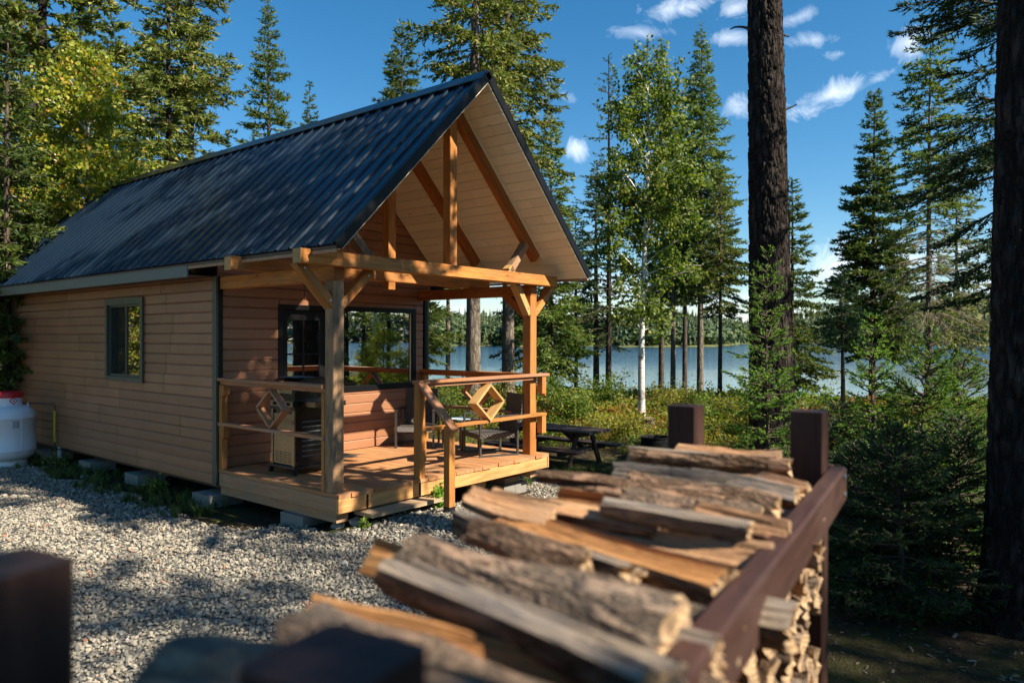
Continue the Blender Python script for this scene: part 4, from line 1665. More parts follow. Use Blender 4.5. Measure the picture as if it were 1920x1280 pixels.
# ------------------------------------------------------------------ propane tank
g0 = float(gz(-.59, 7.14))
tk = empty('propane_tank', (-.59, 7.14, g0), 'tall white propane tank with red cap standing at the long wall', 'propane tank')
tl = Matrix.Translation((-.59, 7.14, g0))
c3 = (-.59, 7.14, g0 + .02)
m = MB()
rr0 = .375
pf = [(.0, .055), (.20, .062), (.30, .09), (.355, .14), (rr0, .21), (rr0, .222), (rr0 + .004, .226), (rr0, .230), (rr0, .70), (rr0 + .004, .704), (rr0, .708), (.368, .76), (.335, .82), (.26, .872), (.15, .895), (.0, .90)]
m.lathe(pf, c3, 40)
a = R(-78) - R(YAW) + R(12)
m.build('tank_body', M['white'], tk, smooth=True)
ang = math.atan2(CAM[1] - 7.14, CAM[0] + .59)     # towards the camera
for da, nm in ((.52, 'weld_seam'),):
    aa = ang + da
    cxx, cyy = c3[0] + (rr0 + .001) * math.cos(aa), c3[1] + (rr0 + .001) * math.sin(aa)
    m = MB()
    m.tube([(cxx, cyy, c3[2] + .23), (cxx, cyy, c3[2] + .70)], .005, 6)
    m.build(nm, M['white'], tk)
for da, w_, h_, zc_, rr_l, nm, mt in ((.30, .075, .105, .62, rr0 + .0015, 'printed_label', 'print'),):
    V = []
    for zz in (zc_ - h_ / 2, zc_ + h_ / 2):
        for k in range(5):
            aa = ang + da + (k / 4 - .5) * w_ / rr_l
            V.append((c3[0] + rr_l * math.cos(aa), c3[1] + rr_l * math.sin(aa), c3[2] + zz))
    obj(nm, mesh(nm, V, [(k, k + 1, k + 6, k + 5) for k in range(4)], [M[mt]]), tk)
m = MB()
m.lathe([(.20, .865), (.20, 1.02), (.195, 1.02), (.195, .87)], c3, 36)
cl = m.build('tank_collar', M['white'], tk, smooth=False)
# warning diamond on the collar: red border, white field, small flame-like mark
aa = ang + .42
for (s, off, mt) in ((.058, .0022, 'red'), (.040, .0040, 'white'), (.016, .0058, 'red')):
    rr_l = .20 + off
    V = []
    for (du, dz) in ((0, -s), (s, 0), (0, s), (-s, 0)):
        b_ = aa + du / .20
        V.append((c3[0] + rr_l * math.cos(b_), c3[1] + rr_l * math.sin(b_), c3[2] + .955 + dz))
    obj('warning_diamond', mesh('warning_diamond', V, [(0, 1, 2, 3)], [M[mt]]), cl)
m = MB()
m.lathe([(.212, 1.0), (.214, 1.05), (.205, 1.075), (.17, 1.092), (.0, 1.098)], c3, 36)
m.lathe([(.207, 1.0), (.212, 1.0)], c3, 36)
m.build('tank_cap', M['red'], tk, smooth=True)
m = MB()
m.lathe([(.26, -.02), (.27, .02), (.25, .075)], c3, 30)
m.build('foot_ring', M['white'], tk)
aa = ang + 1.25
lx, ly = c3[0] + .28 * math.cos(aa), c3[1] + .28 * math.sin(aa)
tv = Vector((-math.sin(aa), math.cos(aa), 0))
m = MB()
m.tube([tuple(Vector((lx, ly, c3[2] + .885)) + tv * (.032 * math.cos(k * PI / 6)) + Vector((0, 0, .034 * math.sin(k * PI / 6)))) for k in range(13)], .007, 6)
m.build('lifting_eye', M['white'], tk)
rg = empty('gas_line', (-.05, 6.78, -.3), 'thin gas line with yellow sleeve running from the tank into the cabin wall', 'pipe')
m = MB()
m.tube([(-.42, 7.02, .50), (-.14, 6.83, .485), (-.075, 6.80, .485), (-.066, 6.79, .45), (-.066, 6.79, .37)], .008, 6)
m.tube([(-.066, 6.79, -.10), (-.066, 6.79, -.19), (-.03, 6.74, -.215), (.06, 6.6, -.215)], .009, 6)
m.build('copper_pipe', M['blackmetal'], rg)
m = MB()
m.tube([(-.066, 6.79, .37), (-.070, 6.79, .15), (-.066, 6.79, -.10)], .017, 8)
m.build('yellow_sleeve', M['yellow'], rg)
m = MB()
m.box((-.012, -.04, 0), (.012, .04, .30))
tag(m.build('pvc_pipe', M['pvc'], None, mw=Matrix.Translation((.02, 6.86, float(gz(.02, 6.86)) - .02))), 'white plastic board standing in the ground beside the propane tank', 'board')

# ------------------------------------------------------------------ picnic table, fire pit, stump
pc = Vector((5.18, 1.25, 0))
gp = float(gz(5.2, .8))
pt = empty('picnic_table', (pc.x, pc.y, gp), 'dark brown picnic table with attached benches on bare ground beyond the porch', 'picnic table')
ztop = .085
for k in range(5):
    beam('table_board', (pc.x - .26 + k * .13, .36, ztop - .018), (pc.x - .26 + k * .13, 2.15, ztop - .018), .125, .036, M['picnic'], pt)
for s in (-1, 1):
    for k in range(2):
        beam('bench_board', (pc.x + s * (.47 + k * .125), .36, -.195), (pc.x + s * (.47 + k * .125), 2.15, -.195), .12, .036, M['picnic'], pt)
for y in (.66, 1.86):
    for s in (-1, 1):
        gg = float(gz(pc.x + s * .42, y))
        beam('leg', (pc.x + s * .45, y, gg - .01), (pc.x + s * .19, y, ztop - .04), .038, .085, M['picnic'], pt, up=(1, 0, 0))
    beam('cross_brace', (pc.x - .64, y + .041, -.235), (pc.x + .64, y + .041, -.235), .038, .085, M['picnic'], pt)
    beam('cross_brace', (pc.x - .31, y + .041, ztop - .082), (pc.x + .31, y + .041, ztop - .082), .038, .08, M['picnic'], pt)
    beam('diagonal_brace', (pc.x, y + (.03 if y < 1 else -.03), -.20), (pc.x, y + (.40 if y < 1 else -.40), ztop - .05), .07, .036, M['picnic'], pt, up=(1, 0, 0))

gf = float(gz(6.5, .14))
fp = empty('fire_pit', (6.5, .14, gf), 'black perforated drum fire pit standing on legs near the birch', 'fire pit')
m = MB()
m.lathe([(.20, .07), (.225, .10), (.232, .36), (.245, .37), (.245, .385), (.225, .385), (.215, .36), (.205, .12), (.0, .10)], (6.5, .14, gf), 32)
dm = m.build('drum', M['pit'], fp)
m = MB()
for k in range(3):
    a = k * 2.09 + .5
    m.tube([(6.5 + .17 * math.cos(a), .14 + .17 * math.sin(a), gf - .02), (6.5 + .17 * math.cos(a), .14 + .17 * math.sin(a), gf + .09)], .018, 6)
m.build('leg', M['pit'], fp)
m = MB()
for r_ in range(7):
    for k in range(34):
        a = 2 * PI * (k + .5 * (r_ % 2)) / 34
        rr_l = .2285 + .0025 * r_ * .4
        c = Matrix.Translation((6.5 + rr_l * math.cos(a), .14 + rr_l * math.sin(a), gf + .13 + r_ * .031)) @ Matrix.Rotation(a, 4, 'Z')
        m.box((-.003, -.012, -.009), (.004, .012, .009), M=c)
kind(m.build('drum_knobs', M['pit'], dm), 'stuff')

gs = float(gz(9.9, 2.2))
rng = np.random.default_rng(3)
m = MB()
V, F = [], []
n = 18
for i, (r_, z) in enumerate(((.34, -.05), (.27, .06), (.23, .20), (.225, .25), (.0, .255))):
    for k in range(n):
        a = 2 * PI * k / n
        q = 1 + .16 * math.sin(3 * a + 1) + rng.normal(0, .04)
        V.append((9.9 + r_ * q * math.cos(a), 2.2 + r_ * q * math.sin(a), gs + z + rng.normal(0, .008)))
for i in range(4):
    for k in range(n):
        F.append((i * n + k, i * n + (k + 1) % n, (i + 1) * n + (k + 1) % n, (i + 1) * n + k))
m.add(V, F)
tag(m.build('tree_stump', M['bark_grey']), 'low grey tree stump at the foot of the birch', 'stump')

# ------------------------------------------------------------------ firewood rack (brown stained)
TH = R(30.3)
LD = -(math.sin(TH) * RT + math.cos(TH) * FW)      # along the rack, towards the camera
WD = -math.cos(TH) * RT + math.sin(TH) * FW        # across, towards the yard
O0 = CAM + .817 * RT + 2.02 * FW
PW = .088
gr0 = float(gz(O0[0], O0[1]))


def rk(l, w, z):
    p = O0 + l * LD + w * WD
    return Vector((p[0], p[1], z))


rack = empty('firewood_rack', tuple(rk(.9, .17, gr0)), 'brown stained timber firewood rack in the foreground', 'firewood rack')
PM = M['pallet']
ptop = CAM[2] - .199
for (l, w, zt0) in ((0, 0, ptop + .003), (1.81, .018, ptop - .003), (0, .345, ptop + .002), (1.81, .430, ptop - .009)):
    p = rk(l, w, 0)
    g_ = float(gz(p.x, p.y))
    beam('rack_post', (p.x, p.y, g_ - .05), (p.x, p.y, zt0), PW, PW, PM, rack, up=tuple(WD), ch=.007)
rz_ = CAM[2] - .351
off = -(PW / 2 + .0225)
a, b = rk(-.055, off, rz_ - .046), rk(2.3, off, rz_ - .046)
beam('rack_rail', a, b, .044, .092, PM, rack, ch=.006)
beam('rack_rail', rk(-.055, off, gr0 + .14), rk(2.3, off, gr0 + .14), .044, .092, PM, rack, ch=.006)
beam('rack_rail', rk(-.055, .345 + PW / 2 + .024, rz_ - .27), rk(1.87, .445 + PW / 2 + .026, rz_ - .27), .044, .092, PM, rack, ch=.006)
beam('rack_rail', rk(-.073, -.05, rz_ - .040), rk(-.073, .40, rz_ - .040), .044, .080, PM, rack, ch=.006)
rl = [o for o in rack.children if o.name.startswith('rack_rail')]
for l in (.0, 1.81):
    for dz in (-.018, -.066):
        m = MB()
        a_ = rk(l, off - .0225, rz_ + dz)
        m.tube([a_, a_ + Vector(-WD) * .004], .0075, 10)
        m.build('screw_head', M['galv'], rl[0])
for w in (-.02, .12, .26, .38):
    beam('rack_slat', rk(-.05, w, gr0 + .10), rk(1.87, w, gr0 + .10), .10, .035, PM, rack)

LOGM = [M['logbark'], M['split'], M['split_orange'], M['split_grey'], M['endgrain']]


def log_mesh(seed, typ, r, L=.40, face=1, rough=1.0):
    """one piece of firewood along local x, centred; typ: round, half, wedge, slab"""
    # seen with the split face up: turn by pi
    rng = np.random.default_rng(seed)
    n = 28
    th = np.arange(n) * 2 * PI / n
    if typ == 'round':
        rad = np.ones(n)
        isb = np.ones(n, bool)
    else:
        if typ == 'half':
            # arc above, flat below
            half, depth_ = PI * .52, .18
        elif typ == 'wedge':
            half, depth_ = PI * .30, .55
        else:
            half, depth_ = PI * .22, .25
        # polygon: arc of bark and two flat faces to an inner point
        pts = []
        na = n // 2
        for k in range(na):
            a = PI / 2 - half + 2 * half * k / (na - 1)
            pts.append((math.cos(a), math.sin(a), 1))
        inner = (rng.uniform(-.12, .12), -depth_ if typ != 'slab' else .15)
        nb_ = n - na
        for k in range(1, nb_ + 1):
            t = k / (nb_ + 1)
            A_ = pts[na - 1][:2]
            B_ = pts[0][:2]
            if t < .5:
                s = t * 2
                q = (A_[0] * (1 - s) + inner[0] * s, A_[1] * (1 - s) + inner[1] * s)
            else:
                s = t * 2 - 1
                q = (inner[0] * (1 - s) + B_[0] * s, inner[1] * (1 - s) + B_[1] * s)
            pts.append((q[0], q[1], 0))
        arr = np.array(pts)
        cy, cz_ = arr[:, 0].mean(), arr[:, 1].mean()
        arr[:, 0] -= cy
        arr[:, 1] -= cz_
    if typ == 'round':
        arr = np.stack([np.cos(th), np.sin(th), np.ones(n)], 1)
    m_ = 14
    V, F, MI = [], [], []
    bend = rng.normal(0, .05, 2) * r
    cr_ = rng.normal(0, 1, (6, n))
    cr_ = (cr_ + np.roll(cr_, 1, 1) * .5) / 1.1
    tt_ = np.linspace(0, 5, m_)
    JJ = np.stack([np.interp(tt_, np.arange(6), cr_[:, k]) for k in range(n)], 1)
    taps = np.interp(tt_, np.arange(6), rng.normal(0, .05, 6))
    ph = rng.uniform(0, 6, 4)
    for i in range(m_):
        x = -L / 2 + L * i / (m_ - 1)
        u = x / L
        tap = 1 + .08 * math.sin(u * 5 + ph[0])
        oy = bend[0] * math.sin(u * 6 + ph[1])
        oz = bend[1] * math.sin(u * 5 + ph[2])
        for k in range(n):
            jit = (.028 if arr[k, 2] > .5 else .014) * rough
            q = r * (tap + taps[i] + .05 * math.sin(3 * k * 2 * PI / n + ph[3] + 2 * u) * rough + JJ[i, k] * jit * 1.3 + rng.normal(0, .012 if arr[k, 2] < .5 else .02))
            ex = x
            if i in (0, m_ - 1):
                ex = x + rng.normal(0, .0045)
            V.append((ex, arr[k, 0] * q + oy, arr[k, 1] * q + oz))
    # grooves along the split faces: keep each column's jitter partly constant
    V = np.array(V).reshape(m_, n, 3)
    colj = rng.normal(0, .10, n) * r * (arr[:, 2] < .5)
    V[:, :, 1] += colj[None] * arr[None, :, 0]
    V[:, :, 2] += colj[None]
    V = V.reshape(-1, 3)
    for i in range(m_ - 1):
        for k in range(n):
            k2 = (k + 1) % n
            F.append([i * n + k, (i + 1) * n + k, (i + 1) * n + k2, i * n + k2])
            MI.append(0 if arr[k, 2] > .5 and arr[k2, 2] > .5 else face)
    V = list(map(tuple, V))
    for i, rev in ((0, False), (m_ - 1, True)):
        c = len(V)
        ring_ = np.array(V[i * n:(i + 1) * n])
        V.append(tuple(ring_.mean(0) + np.array([rng.normal(0, .003), 0, 0])))
        for k in range(n):
            k2 = (k + 1) % n
            F.append([c, i * n + k, i * n + k2] if not rev else [c, i * n + k2, i * n + k])
            MI.append(4)
    return mesh('firewood_log', V, F, LOGM, MI)


def place_log(me, A, B, roll, label, group='firewood logs in the rack'):
    A, B = Vector(A), Vector(B)
    x = (B - A).normalized()
    y = Vector((0, 0, 1)).cross(x).normalized()
    z = x.cross(y)
    mw = Matrix.Translation((A + B) / 2) @ Matrix((x, y, z)).transposed().to_4x4() @ Matrix.Rotation(roll, 4, 'X')
    o = obj('firewood_log', me, None, mw)
    return tag(o, label, 'firewood log', group)


zc_ = CAM[2]
# top layer, piece by piece: (left end xy, right end xy, drop below the eye, type, radius, face, roll, label)
TOPS = .74
JR = random.Random(31)
TOP = [
    ((-2.650, -4.690), (-2.551, -5.050), .302, 'half', .044, 3, 2.9, 'long grey split log lying highest across the far end of the pile'),
    ((-2.500, -4.760), (-2.545, -5.02), .315, 'wedge', .060, 1, 2.6, 'pale wedge peeking up behind the highest log at the far end'),
    ((-2.810, -4.705), (-2.690, -5.040), .345, 'wedge', .066, 3, 3.6, 'broad pale split log beneath the highest log, bark hidden'),
    ((-2.640, -4.800), (-2.600, -5.110), .352, 'slab', .085, 1, 3.0, 'flat pale split log with a square cut end beside the far post'),
    ((-2.960, -4.700), (-2.860, -5.010), .350, 'wedge', .062, 1, 0.3, 'grey barked log with a pale left end, fifth from the far end'),
    ((-2.850, -4.830), (-2.800, -5.105), .358, 'half', .064, 1, 0.1, 'bark covered half log with a pale crescent end facing the rail'),
    ((-3.000, -4.870), (-2.940, -5.115), .372, 'round', .056, 1, .0, 'round log with orange bark and a full disc end'),
    ((-3.080, -4.720), (-2.985, -5.060), .382, 'slab', .085, 2, 3.1, 'long orange split log in front of the round log'),
    ((-2.680, -4.900), (-2.690, -5.150), .425, 'wedge', .070, 3, 2.7, 'grey weathered log end tucked below the half log near the rail'),
    ((-2.800, -4.950), (-2.790, -5.190), .440, 'wedge', .055, 1, 3.5, 'small pale split end low beside the rail behind the round log'),
    ((-3.395, -4.785), (-3.398, -5.095), .350, 'half', .050, 3, 3.0, 'silver grey weathered log with a flat dark end, left middle of the pile'),
    ((-3.240, -4.810), (-3.330, -5.215), .355, 'half', .058, 2, 3.5, 'orange split log with curling bark running toward the rail'),
    ((-3.150, -4.900), (-3.130, -5.210), .392, 'wedge', .070, 1, 3.3, 'pale triangular split log standing on its edge near the rail'),
    ((-3.200, -4.730), (-3.140, -5.000), .352, 'wedge', .052, 1, 2.8, 'small pale gnarled log with flaking bark, upper left of the silver log'),
    ((-3.590, -4.900), (-3.560, -5.255), .352, 'round', .056, 0, .5, 'dark lumpy barked log behind the longest pale log'),
    ((-3.450, -4.930), (-3.430, -5.270), .400, 'wedge', .066, 3, 3.5, 'greyish split log with a squared end beneath the dark lumpy log'),
    ((-3.500, -4.790), (-3.500, -5.080), .372, 'half', .050, 2, 2.6, 'short log with an orange cut end sticking out left above the longest log'),
    ((-3.722, -4.925), (-3.735, -5.325), .318, 'half', .056, 3, 2.9, 'longest pale grey split log lying slantwise in the near part of the pile'),
    ((-3.765, -4.900), (-3.710, -5.250), .352, 'slab', .080, 2, 3.0, 'thin orange split stick just in front of the longest log'),
    ((-3.640, -4.960), (-3.620, -5.330), .398, 'wedge', .070, 0, .4, 'dark barked log wedged beneath the longest pale log'),
    ((-3.860, -4.960), (-3.850, -5.350), .345, 'round', .060, 0, .2, 'rough barked round log in the shade right behind the near post'),
    ((-3.985, -4.990), (-3.925, -5.370), .318, 'round', .070, 0, .9, 'thick dark barked log nearest to the camera'),
    ((-3.300, -4.960), (-3.280, -5.290), .418, 'wedge', .066, 3, 2.8, 'pale split log low under the silver grey log'),
    ((-3.020, -4.690), (-2.930, -4.850), .318, 'slab', .045, 0, .2, 'loose curl of bark on top of the pile, left of the round log'),
    ((-3.180, -4.960), (-3.120, -5.170), .325, 'wedge', .034, 3, 2.4, 'short grey splinter of wood lying on the orange split logs'),
    ((-3.440, -4.850), (-3.470, -5.060), .322, 'wedge', .042, 0, .6, 'knotty dark bark chunk behind the longest pale log, upper one'),
    ((-3.300, -4.700), (-3.270, -4.860), .335, 'wedge', .045, 1, 3.0, 'short pale split end jutting over the yard beside the silver log'),
    ((-3.620, -4.790), (-3.600, -5.000), .335, 'wedge', .044, 2, 3.3, 'orange end grain stub poking out at the left over the gravel'),
    ((-2.740, -4.900), (-2.720, -5.120), .338, 'wedge', .036, 3, 2.9, 'narrow grey split piece resting near the far post'),
    ((-3.060, -5.020), (-3.020, -5.200), .352, 'wedge', .040, 1, 3.2, 'stubby yellow split piece close to the rail in front of the round log'),
    ((-3.560, -5.080), (-3.550, -5.300), .362, 'wedge', .040, 3, 2.7, 'narrow weathered piece beside the rail behind the longest log'),
    ((-2.540, -4.860), (-2.500, -5.080), .372, 'slab', .060, 3, 0.1, 'bark strip lying on the far rail beside the far post'),
]
for i, (A, B, h, typ, r_, face, roll, lb) in enumerate(TOP):
    A, B = (A[0] + JR.uniform(-.055, .055), A[1] + JR.uniform(-.01, .075)), (B[0] + JR.uniform(-.012, .012), B[1])
    place_log(log_mesh(100 + i, typ, r_ * (TOPS if typ != 'round' else .85), L=math.dist(A, B), face=face), (*A, zc_ - h + JR.uniform(-.012, .016)), (*B, zc_ - h - .006), roll + JR.uniform(-.35, .35), lb)
# rows below, all through the rack
shapes = [log_mesh(200 + i, t, r_, .40, f) for i, (t, r_, f) in enumerate((('round', .050, 1), ('half', .062, 1), ('wedge', .074, 1), ('wedge', .070, 2), ('half', .060, 3), ('wedge', .076, 1), ('slab', .085, 2), ('round', .044, 1)))]
rng = random.Random(12)
for k in range(9):
    zz = zc_ - .455 - k * .098
    for j in range(16):
        l = .12 + j * .108 + (.05 if k % 2 else 0) + rng.uniform(-.01, .01)
        if l > 1.80:
            continue
        e = rng.uniform(-.02, .02)
        a, b = rk(l, .375 + e, zz + rng.uniform(-.01, .01)), rk(l, -.025 + e, zz + rng.uniform(-.01, .01))
        low = k >= 3
        place_log(rng.choice(shapes), a, b, rng.uniform(0, 6.28),
                  'split firewood log in the lower rows, seen end on below the rack rail' if low else 'split firewood log just beneath the top layer of the pile',
                  'logs in the lower rows of the rack' if low else 'logs just beneath the top layer')

# ------------------------------------------------------------------ trees
def tube_np(P, Rr, n=6):
    P = np.asarray(P, float)
    k = len(P)
    T = np.gradient(P, axis=0)
    T /= np.linalg.norm(T, axis=1)[:, None] + 1e-9
    ref = np.array([1.0, 0, 0]) if abs(T[0, 2]) > .7 else np.array([0, 0, 1.0])
    U = np.cross(T, ref)
    U /= np.linalg.norm(U, axis=1)[:, None] + 1e-9
    Wv = np.cross(T, U)
    a = np.arange(n) * 2 * PI / n
    Rr = np.asarray(Rr)
    if Rr.ndim == 1:
        Rr = np.repeat(Rr[:, None], n, 1)
    V = P[:, None] + Rr[:, :, None] * (np.cos(a)[None, :, None] * U[:, None] + np.sin(a)[None, :, None] * Wv[:, None])
    i, j = np.meshgrid(np.arange(k - 1), np.arange(n), indexing='ij')
    F = np.stack([i * n + j, i * n + (j + 1) % n, (i + 1) * n + (j + 1) % n, (i + 1) * n + j], 2).reshape(-1, 4)
    return V.reshape(-1, 3), F


class Geo:
    def __init__(s):
        s.V, s.F, s.M, s.n = [], [], [], 0

    def add(s, V, F, mi=0):
        F = np.asarray(F)
        if F.shape[1] == 4:
            F = np.concatenate([F[:, [0, 1, 2]], F[:, [0, 2, 3]]])
        s.V.append(V)
        s.F.append(F + s.n)
        s.M.append(np.full(len(F), mi))
        s.n += len(V)

    def mesh(s, name, mats, smooth=False):
        return mesh(name, np.concatenate(s.V), np.concatenate(s.F), mats, np.concatenate(s.M), smooth)


def shards(rng, P, D, Ln, Wd):
    """narrow three-cornered blades at P pointing along D"""
    n = len(P)
    D = D / (np.linalg.norm(D, axis=1)[:, None] + 1e-9)
    rv = rng.normal(size=(n, 3))
    S = np.cross(D, rv)
    S /= np.linalg.norm(S, axis=1)[:, None] + 1e-9
    S *= (Wd / 2)[:, None]
    V = np.stack([P - S, P + S, P + D * Ln[:, None]], 1).reshape(-1, 3)
    return V, np.arange(3 * n).reshape(-1, 3)


def prism_np(A, B, ra, rb):
    """thin three-sided sticks A->B"""
    n = len(A)
    D = B - A
    D /= np.linalg.norm(D, axis=1)[:, None] + 1e-9
    ref = np.where(np.abs(D[:, 2:3]) > .9, np.array([[1.0, 0, 0]]), np.array([[0, 0, 1.0]]))
    U = np.cross(D, ref)
    U /= np.linalg.norm(U, axis=1)[:, None] + 1e-9
    Wv = np.cross(D, U)
    V = []
    for P, r in ((A, ra), (B, rb)):
        for k in range(3):
            a = k * 2.0944
            V.append(P + (r[:, None]) * (math.cos(a) * U + math.sin(a) * Wv))
    V = np.stack(V, 1).reshape(-1, 3)
    b = np.arange(n)[:, None] * 6
    F = []
    for k in range(3):
        k2 = (k + 1) % 3
        F += [np.concatenate([b + k, b + k2, b + 3 + k2], 1), np.concatenate([b + k, b + 3 + k2, b + 3 + k], 1)]
    return V, np.concatenate(F)


def trunk_mesh(rng, H, r0, lean=(0, 0), wob=.03, mat=None, n=12, flare=1.35, k=22, top=.06, rough=.0):
    t = np.linspace(0, 1, k) ** 1.15
    P = np.stack([lean[0] * t * H + wob * np.sin(t * 5 + rng.uniform(0, 6)) * t, lean[1] * t * H + wob * np.sin(t * 4 + rng.uniform(0, 6)) * t, t * H - .15], 1)
    r = r0 * ((1 - t) ** .85 * (1 - top) + top) * (1 + (flare - 1) * np.exp(-t * H / .35))
    Rr = r[:, None] * (1 + rough * rng.normal(size=(k, n)) + .04 * np.sin(np.arange(n) * 2 * PI / n * 3 + 1)[None] * np.exp(-t * H / .6)[:, None] * 3)
    V, F = tube_np(P, Rr, n)
    return P, r, V, F


def conifer(name, seed, H, Rr, z0=.1, nb=90, prof=.75, r0=.12, el=(-12, 32), droop=.25, upturn=.15, tw=.13, twl=.42, shs=.035, shl=.11, shw=.035,
            mat='needles', bark_='bark_thin', bare=0.0, irr=.35, lean=(0, 0), hang=.2, clump=0.0, barez=None, twigm='twig', boost=True, rough=0.0, tn=9, maxtri=60000, wob=.03):
    """returns trunk mesh and crown mesh of a conifer with the given habit; z0 = height where the live crown starts (share of H)"""
    rng = np.random.default_rng(seed)
    if shl > .07 and boost:
        nb = int(nb * 1.45)
        shw *= 1.5
        shl *= 1.12
        tw *= .8
    P, r, TV, TF = trunk_mesh(rng, H, r0, lean, wob, n=tn, rough=rough)
    tm = mesh(name + '_trunk', TV, TF, [M[bark_]], smooth=True)
    g = Geo()
    t = np.sort(rng.random(nb) ** 1.05)
    z = (z0 + (1 - z0) * t) * H
    if clump:
        z += clump * np.sin(z * 5)
    L = Rr * ((1 - t) ** prof) * np.minimum(1, .45 + t * 5) * rng.uniform(1 - irr, 1 + irr * .6, nb) + .10 * min(1, Rr)
    az = np.arange(nb) * 2.39996 + rng.normal(0, .3, nb)
    e = np.radians(el[0] + (el[1] - el[0]) * t ** 1.2 + rng.normal(0, 6, nb))
    bx = np.interp(z, P[:, 2], P[:, 0])
    by = np.interp(z, P[:, 2], P[:, 1])
    B0 = np.stack([bx, by, z], 1)
    H_ = np.stack([np.cos(az), np.sin(az), np.zeros(nb)], 1)

    def pt(bi, u):
        l = L[bi]
        q = B0[bi] + H_[bi] * (l * u * np.cos(e[bi]))[:, None]
        q[:, 2] += l * (u * np.sin(e[bi]) - droop * u ** 2 + upturn * u ** 4)
        return q
    # wood of the branches
    segs = 4
    bi = np.repeat(np.arange(nb), segs)
    sidx = np.tile(np.arange(segs), nb)
    A, Bp = pt(bi, sidx / segs), pt(bi, (sidx + 1) / segs)
    br = (.006 + .010 * L[bi])
    V, F = prism_np(A, Bp, br * (1 - sidx / segs * .8), br * (1 - (sidx + 1) / segs * .8))
    g.add(V, F, 1)
    # twigs
    nt = np.maximum(3, (L / tw * 2).astype(int))
    tb = np.repeat(np.arange(nb), nt)
    N = len(tb)
    u = .12 + .88 * rng.random(N) ** .8
    side = rng.choice([-1, 1], N)
    T0 = pt(tb, u)
    Tn = pt(tb, np.minimum(u + .05, 1.05)) - T0
    Tn /= np.linalg.norm(Tn, axis=1)[:, None]
    S = np.cross(Tn, np.array([0, 0, 1.0]))
    S /= np.linalg.norm(S, axis=1)[:, None] + 1e-9
    ang = np.radians(rng.uniform(28, 62, N))
    TD = Tn * np.cos(ang)[:, None] + S * (side * np.sin(ang))[:, None]
    TD[:, 2] += rng.normal(0, .16, N) - hang
    TD /= np.linalg.norm(TD, axis=1)[:, None]
    tl = twl * L[tb] * (1.08 - u) * rng.uniform(.6, 1.2, N) + .06 * min(1, Rr)
    live = rng.random(N) > bare
    if barez is not None:
        live &= (T0[:, 2] > barez * H + rng.normal(0, .05 * H, N)) | (rng.random(N) < .07)
    # bare twigs as wood
    dz = ~live
    if dz.any():
        V, F = prism_np(T0[dz], T0[dz] + TD[dz] * tl[dz][:, None], np.full(dz.sum(), .005), np.full(dz.sum(), .002))
        g.add(V, F, 1)
    lv = np.where(live)[0]
    V, F = shards(rng, T0[lv], TD[lv], tl[lv], np.full(len(lv), .012))
    g.add(V, F, 1)
    ns = np.maximum(2, (tl[lv] / shs).astype(int))
    tot = ns.sum()
    if tot > maxtri:
        ns = np.maximum(1, (ns * (maxtri / tot)).astype(int))
    ti = np.repeat(lv, ns)
    K = len(ti)
    w = rng.random(K) ** .85
    SP = T0[ti] + TD[ti] * (tl[ti] * w)[:, None]
    SD = TD[ti] * .8 + rng.normal(0, .42, (K, 3))
    SD[:, 2] += .12
    V, F = shards(rng, SP, SD, shl * rng.uniform(.6, 1.25, K), shw * rng.uniform(.7, 1.2, K))
    g.add(V, F, 0)
    # leader
    ld = 40
    zz = H * (1 - .03 * rng.random(ld)) - .15
    LP = np.stack([np.full(ld, P[-1, 0]), np.full(ld, P[-1, 1]), zz], 1)
    V, F = shards(rng, LP, rng.normal(0, .5, (ld, 3)) + np.array([0, 0, .9]), np.full(ld, shl * .9), np.full(ld, shw * .8))
    g.add(V, F, 0)
    cm = g.mesh(name + '_crown', [M[mat], M[twigm]])
    return tm, cm


